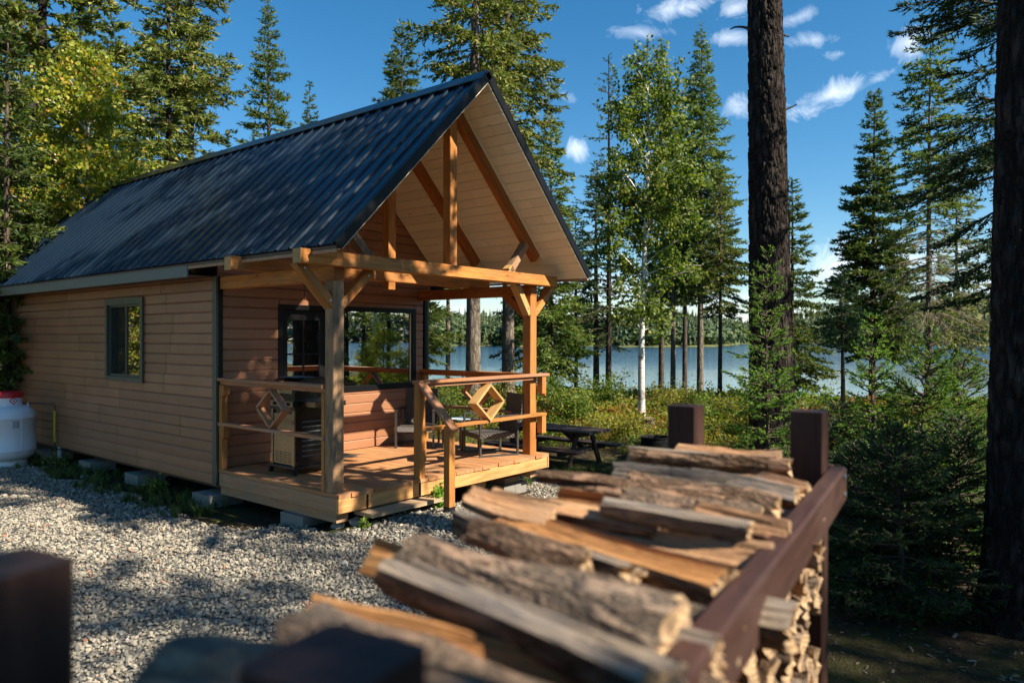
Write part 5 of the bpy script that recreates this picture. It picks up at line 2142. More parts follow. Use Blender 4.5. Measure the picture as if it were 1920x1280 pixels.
def broadleaf(name, seed, H, Rr, z0=.25, limbs=38, leaves=9000, leaf=.055, r0=.09, mat='birch_leaf', bark_='birch', lean=(0, 0), wob=.15, prof='egg', flare=1.3, el=(35, 62), dens=1.0):
    rng = np.random.default_rng(seed)
    P, r, TV, TF = trunk_mesh(rng, H * .97, r0, lean, wob, n=10, flare=flare, k=26)
    tm = mesh(name + '_trunk', TV, TF, [M[bark_]], smooth=True)
    g = Geo()
    t = np.sort(rng.random(limbs))
    z = (z0 + (.98 - z0) * t) * H
    L = Rr * 1.15 * np.sin(np.clip(t * .86 + .16, 0, 1) * PI) ** .7 * rng.uniform(.6, 1.15, limbs) + .15
    az = np.arange(limbs) * 2.39996 + rng.normal(0, .4, limbs)
    e = np.radians(rng.uniform(el[0], el[1], limbs) - 15 * (1 - t))
    B0 = np.stack([np.interp(z, P[:, 2], P[:, 0]), np.interp(z, P[:, 2], P[:, 1]), z], 1)
    D0 = np.stack([np.cos(az) * np.cos(e), np.sin(az) * np.cos(e), np.sin(e)], 1)

    def pt(bi, u):
        q = B0[bi] + D0[bi] * (L[bi] * u)[:, None]
        q[:, 2] -= .28 * L[bi] * u ** 2
        return q
    segs = 4
    bi = np.repeat(np.arange(limbs), segs)
    si = np.tile(np.arange(segs), limbs)
    A, Bp = pt(bi, si / segs), pt(bi, (si + 1) / segs)
    br = .009 + .012 * L[bi]
    V, F = prism_np(A, Bp, br * (1 - si / segs * .8), br * (1 - (si + 1) / segs * .8))
    g.add(V, F, 1)
    nt = np.maximum(4, (L * 11).astype(int))
    tb = np.repeat(np.arange(limbs), nt)
    N = len(tb)
    u = .2 + .8 * rng.random(N)
    T0 = pt(tb, u)
    TD = D0[tb] * .5 + rng.normal(0, .6, (N, 3))
    TD /= np.linalg.norm(TD, axis=1)[:, None]
    tl = rng.uniform(.18, .55, N) * (Rr / 1.3)
    V, F = prism_np(T0, T0 + TD * tl[:, None], np.full(N, .005), np.full(N, .002))
    g.add(V, F, 2)
    # leaves in loose bunches along the twigs
    ti = rng.integers(0, N, leaves)
    w = rng.random(leaves) ** .6
    LP = T0[ti] + TD[ti] * (tl[ti] * w)[:, None] + rng.normal(0, .055, (leaves, 3))
    ax = rng.normal(0, 1, (leaves, 3))
    ax[:, 2] -= .6
    ax /= np.linalg.norm(ax, axis=1)[:, None]
    rv = rng.normal(size=(leaves, 3))
    sd_ = np.cross(ax, rv)
    sd_ /= np.linalg.norm(sd_, axis=1)[:, None]
    s = leaf * rng.uniform(.6, 1.2, leaves)[:, None]
    nrm = np.cross(ax, sd_)
    V = np.stack([LP, LP + ax * s * .5 + sd_ * s * .42 + nrm * s * .10, LP + ax * s * 1.1, LP + ax * s * .5 - sd_ * s * .42 + nrm * s * .10], 1).reshape(-1, 3)
    b = np.arange(leaves)[:, None] * 4
    F = np.concatenate([b, b + 1, b + 2, b + 3], 1)
    g.add(V, F, 0)
    cm = g.mesh(name + '_crown', [M[mat], M[bark_], M['twig']])
    return tm, cm


def tree(name, meshes, x, y, label, cat='tree', group=None, rz=None, scale=1.0, dz=0):
    z = float(gz(x, y)) + dz
    t = empty(name, (x, y, z), label, cat, group)
    t.matrix_basis = Matrix.Translation((x, y, z)) @ Matrix.Rotation(rz if rz is not None else random.uniform(0, 6.28), 4, 'Z') @ Matrix.Diagonal((scale, scale, scale, 1))
    for nm, me in zip(('trunk', 'crown'), meshes):
        o = bpy.data.objects.new(nm, me)
        COL.objects.link(o)
        o.parent = t
    return t


def spruce_at(px, d, ay, label, name='spruce_tree', **kw):
    """spruce seen in column px at distance d with its tip at picture row ay"""
    p = at(px, d)
    g = float(gz(p[0], p[1]))
    H = CAM[2] + (634 - ay) / FPX * d - g
    ms = conifer(name, kw.pop('seed'), H, kw.pop('Rr'), **kw)
    return tree(name, ms, p[0], p[1], label, rz=0), H, p


random.seed(5)
NEAR = dict(shl=.10, shw=.030, shs=.026, tw=.095)
# behind the cabin, left to right
spruce_at(80, 16, -330, 'tall dark pine at the left edge of the picture, its crown leaving the frame', name='pine_tree', seed=1, Rr=2.3, z0=.22, nb=110, prof=.45, r0=.20, mat='needles_warm', bark_='bark', el=(-5, 25), irr=.6, hang=.02, droop=.15, upturn=.2, shl=.13, shw=.045, shs=.028, tw=.12, clump=.3)
spruce_at(14, 12.5, 40, 'pale green spruce in front of the dark pine at the left edge', seed=2, Rr=1.05, nb=120, r0=.09, mat='needles', **NEAR)
spruce_at(40, 23, -100, 'tall spruce behind the pale green one at the left edge', seed=81, Rr=2.0, nb=120, r0=.14, mat='needles_warm', shl=.14, shw=.045)
spruce_at(210, 27, 20, 'spruce rising behind the second yellowing aspen', seed=82, Rr=2.0, nb=120, r0=.14, mat='needles', shl=.15, shw=.045)
spruce_at(150, 25, -40, 'spruce between the pine and the twin spruces, behind the aspen', seed=83, Rr=1.9, nb=120, r0=.14, mat='needles_dark', shl=.15, shw=.045)
spruce_at(118, 21, 60, 'spruce standing behind the yellowing aspen', seed=31, Rr=1.5, nb=110, r0=.12, mat='needles', shl=.13, shw=.04)
spruce_at(316, 20, -120, 'tall spruce left of its twin behind the long roof', seed=3, Rr=1.55, z0=.12, nb=150, prof=.5, r0=.15, mat='needles_warm', bark_='bark', irr=.55, shl=.13, shw=.038, tw=.11, hang=.25)
spruce_at(356, 21, -260, 'taller spruce right of its twin behind the long roof, tip out of the frame', seed=4, Rr=1.7, z0=.2, nb=150, prof=.45, r0=.16, mat='needles_warm', bark_='bark_grey', irr=.6, shl=.13, shw=.038, tw=.11, hang=.25)
spruce_at(503, 25, -4, 'slim pointed spruce against blue sky left of the ridge', seed=5, Rr=1.85, nb=230, twl=.5, prof=.85, r0=.13, mat='needles', irr=.4, shl=.13, shw=.036, tw=.10, hang=.1)
spruce_at(579, 42, 154, 'small distant spruce just showing above the ridge', seed=6, Rr=1.7, nb=160, twl=.55, r0=.1, mat='needles', shl=.16, shw=.05)
spruce_at(752, 24, 44, 'bushy spruce tip rising above the middle of the ridge', seed=7, Rr=1.9, nb=210, twl=.5, prof=.7, r0=.13, mat='needles', shl=.13, shw=.038, tw=.10, irr=.3)
tall8 = spruce_at(953, 20, -330, 'very tall spruce behind the roof peak with a light grey trunk', seed=8, Rr=1.5, z0=.25, nb=170, prof=.38, r0=.19, mat='needles_warm', bark_='bark_grey', irr=.6, shl=.12, shw=.036, tw=.10, hang=.35, droop=.35, barez=.2)
spruce_at(888, 17.5, -420, 'thick grey trunked spruce seen through the porch, left of its neighbour', seed=9, Rr=1.5, z0=.48, nb=110, prof=.4, r0=.20, mat='needles_warm', bark_='bark_grey', irr=.5, shl=.12, shw=.036, hang=.3)
spruce_at(1032, 26, 205, 'green spruce just right of the roof peak', seed=10, Rr=1.6, z0=.12, nb=190, prof=.8, r0=.12, mat='needles', shl=.13, shw=.036, hang=.1)
spruce_at(985, 29, 330, 'darker spruce low behind the right porch post', seed=32, Rr=1.5, z0=.2, nb=110, prof=.8, r0=.11, mat='needles_dark', shl=.13, shw=.036)
spruce_at(840, 27, 260, 'thin trunked spruce at the shore seen past the cabin corner', seed=33, Rr=1.3, z0=.45, nb=90, r0=.10, mat='needles', shl=.13, shw=.036, bark_='bark_grey')
# right of the cabin
spruce_at(1141, 29, 98, 'loose ragged larch left of the birch', name='larch_tree', seed=11, Rr=1.55, z0=.16, nb=80, prof=.6, r0=.13, mat='larch', irr=.6, bare=.25, shl=.10, shw=.034, tw=.15, el=(-5, 40), twl=.30, bark_='bark')
spruce_at(1118, 31, 300, 'thin dark spruce left of the larch', seed=12, Rr=1.25, z0=.3, nb=90, prof=.6, r0=.15, mat='needles_dark', shl=.13, shw=.036, bare=.15)
spruce_at(1080, 33, 380, 'half bare spruce beside the porch overhang', seed=34, Rr=1.4, z0=.25, nb=90, prof=.6, r0=.11, mat='needles', shl=.13, shw=.036, bare=.3)
spruce_at(1240, 33, 76, 'slender pointed spruce behind the birch', seed=13, Rr=1.35, z0=.25, nb=200, prof=.8, r0=.14, mat='needles', shl=.13, shw=.036, bark_='bark_thin')
spruce_at(1262, 30, 210, 'spruce with a light trunk right of the birch stem', seed=35, Rr=1.0, z0=.4, nb=80, prof=.7, r0=.12, mat='needles', shl=.13, shw=.036, bark_='bark_grey')
spruce_at(1313, 30.5, 46, 'broad tall green spruce between the birch and the big trunk', seed=14, Rr=2.1, z0=.30, nb=230, prof=.85, r0=.15, mat='needles', irr=.35, shl=.13, shw=.036, tw=.095, bark_='bark_grey', hang=.15)
spruce_at(1284, 34, 160, 'second spruce crowding the broad one from the left', seed=15, Rr=1.4, z0=.35, nb=110, prof=.8, r0=.13, mat='needles_warm', shl=.14, shw=.04)
spruce_at(1350, 28, 330, 'lower sunlit spruce close to the left side of the big trunk', seed=36, Rr=1.2, z0=.42, nb=90, prof=.7, r0=.10, mat='needles_warm', shl=.12, shw=.036)
spruce_at(1484, 25, 330, 'green spruce half hidden behind the big trunk', seed=16, Rr=1.45, z0=.12, nb=130, prof=.8, r0=.11, mat='needles', shl=.13, shw=.036)
spruce_at(1636, 26, 168, 'dense dark spruce in the open right of the big trunk', seed=17, Rr=1.85, z0=.20, nb=210, prof=.85, r0=.13, mat='needles', irr=.35, shl=.13, shw=.038, tw=.095, hang=.12)
spruce_at(1581, 17, 505, 'small leaning spruce with a bare lower stem', seed=18, Rr=.75, z0=.55, nb=50, prof=.6, r0=.065, mat='needles_dark', shl=.10, shw=.03, lean=(.02, .01), bark_='bark_thin', bare=.1)
spruce_at(1742, 21, 44, 'tall thin spruce with bare pale lower branches', seed=19, Rr=1.45, z0=.20, nb=120, prof=.40, r0=.105, mat='needles', irr=.5, shl=.11, shw=.034, tw=.11, barez=.52, twigm='twig_pale', bark_='bark_grey', hang=.2, droop=.35, upturn=.1)
spruce_at(1792, 27, 290, 'brownish lichen hung spruce near the right trunk', seed=20, Rr=1.4, z0=.15, nb=110, prof=.55, r0=.10, mat='needles_warm', bare=.45, twigm='twig_pale', shl=.12, shw=.034, hang=.35)
spruce_at(1905, 8.6, -560, 'dark overhanging spruce at the right edge, its boughs crossing the sky', seed=21, Rr=1.35, z0=.26, nb=110, prof=.25, r0=.13, mat='needles_dark', bark_='bark', el=(-14, 20), droop=.30, upturn=.22, tw=.055, twl=.36, shl=.062, shw=.019, shs=.010, maxtri=70000, hang=.1)

# big trunks with their crowns above the frame
pb = at(1446, 8.9)


def giant(px_b, px_t, d, H, r0, seed, label, z0, Rr, nb, mat='needles_dark', rough=.035, **kw):
    p = at(px_b, d)
    q = at(px_t, d)
    lean = ((q[0] - p[0]) / 6.5, (q[1] - p[1]) / 6.5)
    rng = np.random.default_rng(seed)
    ms = conifer('pine', seed, H, Rr, z0=z0, nb=nb, prof=.35, r0=r0, mat=mat, bark_='bark', lean=lean, irr=.6, rough=rough, tn=28, wob=.02, **kw)
    return tree('pine_tree', ms, p[0], p[1], label, rz=0), p, lean


gt, gp_, gl_ = giant(1452, 1431, 8.9, 17, .262, 41, 'thick dark pine trunk rising straight through the whole picture right of centre', .50, 1.9, 80, shl=.15, shw=.05, shs=.04, tw=.14, clump=.2, bare=.2)
gt2, gp2_, gl2_ = giant(1925, 1932, 4.9, 15, .222, 42, 'massive dark trunk filling the right edge of the picture', .35, 1.45, 85, shl=.15, shw=.05, shs=.04, tw=.14, clump=.2, bare=.25)
# bark plates proud of the two near trunks
def plates(tree_, H, r0, lean, seed, n, z1):
    rng = np.random.default_rng(seed)
    g = Geo()
    z = rng.random(n) * z1
    a = rng.uniform(0, 6.28, n)
    t = ((z + .15) / H) ** 1.0
    r = r0 * ((1 - t) ** .85 * .94 + .06) * (1 + .35 * np.exp(-t * H / .35)) * 1.0
    N_ = np.stack([np.cos(a), np.sin(a), np.zeros(n)], 1)
    Tg = np.stack([-np.sin(a), np.cos(a), np.zeros(n)], 1)
    C = N_ * (r * .985)[:, None]
    C[:, 0] += lean[0] * (z + .15)
    C[:, 1] += lean[1] * (z + .15)
    C[:, 2] = z
    w = rng.uniform(.012, .030, n)[:, None]
    h = rng.uniform(.03, .085, n)[:, None]
    o = rng.uniform(.008, .022, n)[:, None]
    Z = np.array([[0, 0, 1.0]])
    k = rng.uniform(-.3, .3, n)[:, None]
    V = np.stack([C - Tg * w * .9 - Z * h, C + Tg * w * .9 - Z * h * (1 + k), C + Tg * w + Z * h * (1 - k), C - Tg * w + Z * h,
                  C + N_ * o - Tg * w * .55 - Z * h * .75, C + N_ * o + Tg * w * .5 - Z * h * .8, C + N_ * o * .8 + Tg * w * .6 + Z * h * .7, C + N_ * o * 1.2 - Tg * w * .5 + Z * h * .6], 1).reshape(-1, 3)
    b = np.arange(n)[:, None] * 8
    F = np.concatenate([b + np.array(q)[None] for q in ((4, 5, 6, 7), (0, 1, 5, 4), (1, 2, 6, 5), (2, 3, 7, 6), (3, 0, 4, 7))])
    g.add(V, F, 0)
    o = bpy.data.objects.new('bark_plates', g.mesh('bark_plates', [M['bark']]))
    COL.objects.link(o)
    o.parent = tree_
    o['kind'] = 'stuff'


plates(gt, 17, .262, gl_, 3, 5200, 8.0)
plates(gt2, 15, .222, gl2_, 4, 5200, 5.0)


def snag(tree_, base, lean, z, az, L, el, seed):
    rng = np.random.default_rng(seed)
    p = np.array([lean[0] * z, lean[1] * z, z])
    d = np.array([math.cos(az) * math.cos(el), math.sin(az) * math.cos(el), math.sin(el)])
    pts = [p + d * .15]
    for k in range(6):
        d = d + rng.normal(0, .16, 3)
        d /= np.linalg.norm(d)
        pts.append(pts[-1] + d * L / 6)
    V, F = tube_np(np.array(pts), np.linspace(.022, .007, 7), 6)
    g = Geo()
    g.add(V, F, 0)
    o = bpy.data.objects.new('dead_branch', g.mesh('dead_branch', [M['bark_thin']]))
    COL.objects.link(o)
    o.parent = tree_


azr = math.atan2(RT[1], RT[0])
gb_ = float(gz(gp_[0], gp_[1]))
for (z, sgn, L, el_) in ((CAM[2] + (634 - 235) / FPX * 8.9 - gb_, 1, .30, .75), (CAM[2] + (634 - 66) / FPX * 8.9 - gb_, 1, .16, -.1), (CAM[2] + (634 - 66) / FPX * 8.9 - gb_, -1, .30, .25), (CAM[2] + (634 - 140) / FPX * 8.9 - gb_, 1, .08, 0)):
    snag(gt, gp_, gl_, z, azr if sgn > 0 else azr + PI, L, el_, int(z * 10))

# birch beside the stump, aspen at the left
p = at(1204, 17.1)
tree('birch_tree', broadleaf('birch', 51, 8.75, 1.35, z0=.24, limbs=64, leaves=19000, leaf=.085, r0=.088, wob=.16, lean=(-.012, .0)), p[0], p[1], 'white stemmed birch with bright green leaves beside the stump', rz=.6)
p = at(172, 14.2)
tree('aspen_tree', broadleaf('aspen', 52, 7.4, 1.45, z0=.12, limbs=60, leaves=24000, leaf=.08, r0=.075, mat='aspen_leaf', wob=.12), p[0], p[1], 'yellowing aspen with a pale stem behind the left end of the roof', rz=1.2)
p = at(60, 17.5)
tree('aspen_tree', broadleaf('aspen', 53, 5.6, 1.7, z0=.06, limbs=50, leaves=11000, leaf=.075, r0=.06, mat='bush_leaf', bark_='bark_grey'), p[0], p[1], 'green leafy tree low behind the left edge of the roof', rz=.2)
p = at(228, 18.5)
tree('aspen_tree', broadleaf('aspen', 54, 6.6, 1.5, z0=.1, limbs=50, leaves=11000, leaf=.075, r0=.06, mat='aspen_leaf', bark_='birch'), p[0], p[1], 'second yellowing aspen touching the left twin spruce', rz=.9)

# young spruces in the foreground thicket
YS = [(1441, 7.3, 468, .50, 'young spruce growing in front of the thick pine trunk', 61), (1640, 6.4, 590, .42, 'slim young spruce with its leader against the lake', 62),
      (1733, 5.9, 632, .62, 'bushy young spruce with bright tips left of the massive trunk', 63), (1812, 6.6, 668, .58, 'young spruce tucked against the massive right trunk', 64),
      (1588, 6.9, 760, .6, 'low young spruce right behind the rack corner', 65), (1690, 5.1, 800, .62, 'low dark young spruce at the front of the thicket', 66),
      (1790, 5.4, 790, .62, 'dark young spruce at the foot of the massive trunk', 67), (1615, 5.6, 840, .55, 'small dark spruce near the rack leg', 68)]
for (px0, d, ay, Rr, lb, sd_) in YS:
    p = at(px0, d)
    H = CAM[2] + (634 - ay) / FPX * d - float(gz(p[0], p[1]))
    ms = conifer('young_spruce', sd_, H, Rr, z0=.05, nb=110, prof=.62, r0=.028, mat='needles_fresh' if sd_ < 65 else 'needles_dark', el=(-4, 42), droop=.12, upturn=.18, tw=.042, twl=.40,  # low ones take dark needles, the thicket's shade put into their colour
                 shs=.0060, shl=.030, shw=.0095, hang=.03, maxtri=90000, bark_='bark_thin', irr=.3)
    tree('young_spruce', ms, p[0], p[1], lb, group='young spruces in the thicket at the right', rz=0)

# ------------------------------------------------------------------ woods around the picture (they shade the yard and show in the window panes)
src = [conifer('wood_spruce', 71, 13.5, 1.8, z0=.2, nb=120, prof=.6, r0=.15, mat='needles', bark_='bark', shl=.17, shw=.055, shs=.05, tw=.13, boost=False),
       conifer('wood_spruce', 72, 15, 1.9, z0=.42, nb=110, prof=.5, r0=.17, mat='needles_warm', bark_='bark', shl=.17, shw=.055, shs=.05, tw=.13, boost=False),
       broadleaf('wood_birch', 73, 9, 1.7, z0=.28, limbs=50, leaves=9000, leaf=.09, r0=.08),
       conifer('low_spruce', 74, 6.5, 1.5, z0=.04, nb=110, prof=.75, r0=.08, mat='needles', bark_='bark', shl=.13, shw=.045, shs=.045, tw=.12),
       broadleaf('wood_aspen', 75, 6.0, 1.9, z0=.08, limbs=50, leaves=12000, leaf=.085, r0=.07, mat='aspen_leaf', bark_='bark_grey')]
AROUND = [
    # (x, y, kind, scale, label)
    (-3.6, -15.0, 1, 1.0), (-1.3, -17.5, 0, .84), (-6.5, -13.2, 1, .95), (2.9, -16.8, 1, 1.0), (-9.5, -12.0, 0, 1.0), (-5.2, -19.5, 0, 1.1),
    (-12.5, -9.0, 1, 1.0),
    (9.2, -8.2, 0, .8), (12.6, -13.5, 1, .9), (14.5, -8.0, 1, .75), (16.5, -14.5, 2, .9), (18.5, -19.0, 1, .9), (21.5, -13.5, 1, .8), (23.0, -21.0, 0, .9), (26, -15, 1, .8),
    (12.0, -19.0, 1, 1.0), (8.5, -15.5, 0, .9), (16.5, -24.0, 1, 1.0), (27.0, -28.0, 0, 1.0), (7.0, -22, 0, 1.0),
    (-7.8, 9.5, 2, 1.0), (-9.5, 13.0, 0, 1.0), (-6.8, 16.5, 1, 1.0), (-11.5, 7.0, 0, .9), (-12.5, 11.0, 1, .95), (-9.0, 4.0, 2, .85), (-14.0, 2.0, 0, 1.0), (-5.0, 21.0, 0, 1.0),
    (-3.55, -8.7, 3, .86), (-4.55, -8.3, 3, .92), (-5.9, -8.3, 3, .6), (-6.5, -7.1, 3, .5), (-7.3, -5.6, 3, .5), (.6, -12.8, 1, .85), (-3.95, -13.8, 1, .95), (12.2, -7.4, 4, .3), (15.2, -12.4, 4, .4), (8.6, -5.4, 4, .22), (10.4, -6.2, 4, .28), (12.0, -9.6, 4, .3), (13.5, -8.4, 4, .34), (10.2, -8.8, 3, .35), (15.5, -13.5, 4, .3), (17.0, -11.5, 3, .4), (7.6, -6.8, 4, .25), (14.0, -16.0, 4, .35), (9.0, -11.0, 4, .3),  # low spruces close behind the camera are added to darken the near rack posts
    (-4.3, 13.2, 4, 1.0), (-5.6, 15.8, 3, 1.2), (-3.4, 15.2, 4, 1.1), (-6.8, 18.5, 3, 1.5), (-3.0, 11.3, 4, .6),
    (0.5, 19.5, 1, .9), (3.5, 23.5, 0, .9), (7.5, 20.0, 1, .85),
]
lb3 = ('spruce in the surrounding wood, outside the picture', 'high crowned spruce in the surrounding wood, outside the picture', 'birch in the surrounding wood, outside the picture', 'low crowned spruce added outside the picture', 'yellowing aspen in the surrounding wood, outside the picture')
first = {}
for (x, y, k, s) in AROUND:
    g_ = ('spruces', 'high crowned spruces', 'birches', 'low crowned spruces', 'aspens')[k] + ' of the surrounding wood'
    if k not in first:
        t = tree(('spruce_tree', 'spruce_tree', 'birch_tree', 'spruce_tree', 'aspen_tree')[k], src[k], x, y, lb3[k], group=g_, scale=s)
        first[k] = t
    else:
        dup(first[k], (x, y, float(gz(x, y))), random.uniform(0, 6.28), lb3[k], g_, s)

# ------------------------------------------------------------------ undergrowth
def leafy(seed, n=26, spread=.5, leaf=.07, up=.4, h=.6):
    """a small loose bunch of leaves on a few stems, unit size"""
    rng = np.random.default_rng(seed)
    V, F = [], []
    for k in range(n):
        a = rng.uniform(0, 6.28)
        r = spread * rng.random() ** .6
        z = h * rng.random()
        c = np.array([r * math.cos(a), r * math.sin(a), z])
        d = np.array([math.cos(a + rng.normal(0, .6)), math.sin(a + rng.normal(0, .6)), rng.normal(up, .5)])
        d /= np.linalg.norm(d)
        s_ = np.cross(d, rng.normal(size=3))
        s_ /= np.linalg.norm(s_)
        l = leaf * rng.uniform(.6, 1.3)
        b = len(V)
        V += [c, c + d * l * .5 + s_ * l * .34, c + d * l, c + d * l * .5 - s_ * l * .34]
        F += [(b, b + 1, b + 2), (b, b + 2, b + 3)]
    for k in range(4):
        a = rng.uniform(0, 6.28)
        r = spread * .7 * rng.random()
        b = len(V)
        V += [(0, .0, 0), (.012, .0, 0), (r * math.cos(a), r * math.sin(a), h * .9)]
        F += [(b, b + 1, b + 2)]
    return np.array(V, float), np.array(F)


def tuft(seed, n=22, h=1.0):
    rng = np.random.default_rng(seed)
    V, F = [], []
    for k in range(n):
        a = rng.uniform(0, 6.28)
        b0 = rng.normal(0, .08, 2)
        out = rng.uniform(.1, .55)
        l = h * rng.uniform(.5, 1)
        w = .022
        s_ = np.array([-math.sin(a), math.cos(a), 0]) * w
        p0 = np.array([b0[0], b0[1], 0])
        p1 = p0 + np.array([math.cos(a) * out * .35, math.sin(a) * out * .35, l * .6])
        p2 = p0 + np.array([math.cos(a) * out, math.sin(a) * out, l * .85])
        b = len(V)
        V += [p0 - s_, p0 + s_, p1 - s_ * .8, p1 + s_ * .8, p2]
        F += [(b, b + 1, b + 3), (b, b + 3, b + 2), (b + 2, b + 3, b + 4)]
    return np.array(V, float), np.array(F)


def in_view(x, y, margin=1.5):
    d = (x - CAM[0]) * FW[0] + (y - CAM[1]) * FW[1]
    l = (x - CAM[0]) * RT[0] + (y - CAM[1]) * RT[1]
    return (np.abs(l) < .72 * d + margin) & (d > 1)


rng = np.random.default_rng(77)
# low berry shrubs over the bank
n = 60000
x = rng.uniform(3.5, 34, n)
y = rng.uniform(-16, 30, n)
q = x * LN[0] + y * LN[1]
dn = vnoise(x * .9, y * .9, 1) * .6 + vnoise(x * 2.7, y * 2.7, 2) * .4
dist = np.hypot(x - CAM[0], y - CAM[1])
ok = (in_view(x, y) | ((x > 6) & (y < -2) & (y > -16) & (x < 24))) & (q > 5.6) & (q < 25.3) & (dn > .30 + .25 * np.exp(-(q - 6) / 2.5))
ok &= ~((np.abs(x - 5.2) < 1.3) & (np.abs(y - 1.2) < 1.8)) & ~(np.hypot(x - 6.5, y - .1) < .7) & ~((x < 4.6) & (y > -2))
ok &= rng.random(n) < np.clip(1.25 - (q - 6) * .030, .3, 1)
x, y, q = x[ok], y[ok], q[ok]
s = (.20 + .30 * sst(q, 6, 16) + .22 * sst(q, 17, 24)) * rng.uniform(.6, 1.3, len(x))
rot = np.stack([rng.normal(0, .12, len(x)), rng.normal(0, .12, len(x)), rng.uniform(0, 6.28, len(x))], 1)
sel = rng.random(len(x)) * .6 + vnoise(x * .35, y * .35, 8) * .4
pos = np.stack([x, y, gz(x, y) - .02], 1)
for nm, lo, hi, mt, sd_ in (('berry_shrubs', 0, .50, 'olive_leaf', 1), ('green_undergrowth', .50, .70, 'bush_leaf', 2), ('reddening_undergrowth', .70, 2, 'red_leaf', 3)):
    w = (sel >= lo) & (sel < hi)
    scatter(nm, pos[w], rot[w], s[w], [leafy(sd_ * 10 + i, 44, .55, .17, .5, .75) for i in range(4)], [M[mt]], sd_)

# grass: along the wall, by the deck and the picnic table
n = 9000
x = rng.uniform(-.75, 6.5, n)
y = rng.uniform(-1.2, 9, n)
a = (x < .15) & (x > -.62) & (y > 1.9) & (vnoise(x * 2, y * 2, 4) > .35)
b = (x > 3.5) & (x < 5.0) & (y > .3) & (y < 2.6) & (vnoise(x * 2, y * 2, 6) > .45)
c = (x > 3.9) & (x < 6.3) & (y > -1.2) & (y < .6) & (vnoise(x * 3, y * 3, 7) > .66)
ok = (a & (rng.random(n) < .75)) | b | c
x, y = x[ok], y[ok]
scatter('grass', np.stack([x, y, gz(x, y) - .01], 1), np.stack([np.zeros(len(x)), np.zeros(len(x)), rng.uniform(0, 6.28, len(x))], 1), rng.uniform(.07, .19, len(x)), [tuft(i) for i in range(4)], [M['grass']], 5)

# litter: chips, cones and fallen twigs on the soil at the right
def chip(seed):
    rng = np.random.default_rng(seed)
    l, w, h = 1, rng.uniform(.15, .4), rng.uniform(.05, .12)
    V = np.array([(-.5, -w / 2, 0), (.5, -w / 3, 0), (.5, w / 3, 0), (-.5, w / 2, 0), (-.4, -w / 3, h), (.4, -w / 4, h), (.4, w / 4, h), (-.4, w / 3, h)]) * l
    return V, [(4, 5, 6, 7), (0, 1, 5, 4), (1, 2, 6, 5), (2, 3, 7, 6), (3, 0, 4, 7)]


n = 12000
x = rng.uniform(-2.5, 6.5, n)
y = rng.uniform(-9, 2, n)
ok = ~in_gravel(x, y) & in_view(x, y, .5) & ~((x > -.2) & (y > 0) & (x < 3.6))
x, y = x[ok], y[ok]
M['litter'] = pebble_mat('litter', [(0, (.05, .035, .022)), (.5, (.13, .09, .055)), (.8, (.24, .18, .11)), (.94, (.36, .30, .22)), (1, (.34, .36, .06))])
scatter('forest_litter', np.stack([x, y, gz(x, y) + .004], 1), np.stack([rng.normal(0, .2, len(x)), rng.normal(0, .2, len(x)), rng.uniform(0, 6.28, len(x))], 1), .012 + .05 * rng.random(len(x)) ** 3, [chip(i) for i in range(5)], [M['litter']], 6)


n = 3200
x, y = rng.uniform(-5, 4, n), rng.uniform(-6, 8, n)
ok = in_gravel(x, y) & in_view(x, y, .3)
x, y = x[ok], y[ok]
M['dry_leaf'] = pebble_mat('dry_leaves', [(0, (.10, .06, .03)), (.5, (.22, .13, .05)), (.8, (.34, .22, .07)), (1, (.30, .30, .06))])
leafV = np.array([(-.5, 0, 0), (0, -.3, .12), (.5, 0, .02), (0, .3, .10)])
scatter('fallen_leaves', np.stack([x, y, gz(x, y) + .036], 1), np.stack([rng.normal(0, .4, len(x)), rng.normal(0, .4, len(x)), rng.uniform(0, 6.28, len(x))], 1), .015 + .022 * rng.random(len(x)), [(leafV, [(0, 1, 2, 3)]), (leafV * np.array([1, .12, .4]), [(0, 1, 2, 3)])], [M['dry_leaf']], 8)


def bush(name, seed, H, Rr, n, leaf, mat, x, y, label, cat='bush', group=None):
    rng = np.random.default_rng(seed)
    g = Geo()
    ns = 16
    A = np.zeros((ns, 3)) + rng.normal(0, .04, (ns, 3)) * np.array([1, 1, 0])
    az = rng.uniform(0, 6.28, ns)
    rr = Rr * rng.uniform(.3, 1, ns)
    Bp = np.stack([rr * np.cos(az), rr * np.sin(az), H * rng.uniform(.6, 1, ns)], 1)
    V, F = prism_np(A, Bp, np.full(ns, .010), np.full(ns, .003))
    g.add(V, F, 1)
    k = rng.integers(0, ns, n)
    w = .25 + .75 * rng.random(n)
    C = A[k] + (Bp[k] - A[k]) * w[:, None] + rng.normal(0, .14 * Rr, (n, 3))
    C[:, 2] = np.maximum(C[:, 2], .03)
    D = rng.normal(0, 1, (n, 3)) + np.array([0, 0, .4])
    D /= np.linalg.norm(D, axis=1)[:, None]
    S = np.cross(D, rng.normal(size=(n, 3)))
    S /= np.linalg.norm(S, axis=1)[:, None]
    l = leaf * rng.uniform(.6, 1.2, n)[:, None]
    V = np.stack([C, C + D * l * .5 + S * l * .36, C + D * l, C + D * l * .5 - S * l * .36], 1).reshape(-1, 3)
    b = np.arange(n)[:, None] * 4
    g.add(V, np.concatenate([b, b + 1, b + 2, b + 3], 1), 0)
    o = obj(name, g.mesh(name, [M[mat], M['twig']]), None, Matrix.Translation((x, y, float(gz(x, y)) - .02)))
    return tag(o, label, cat, group)


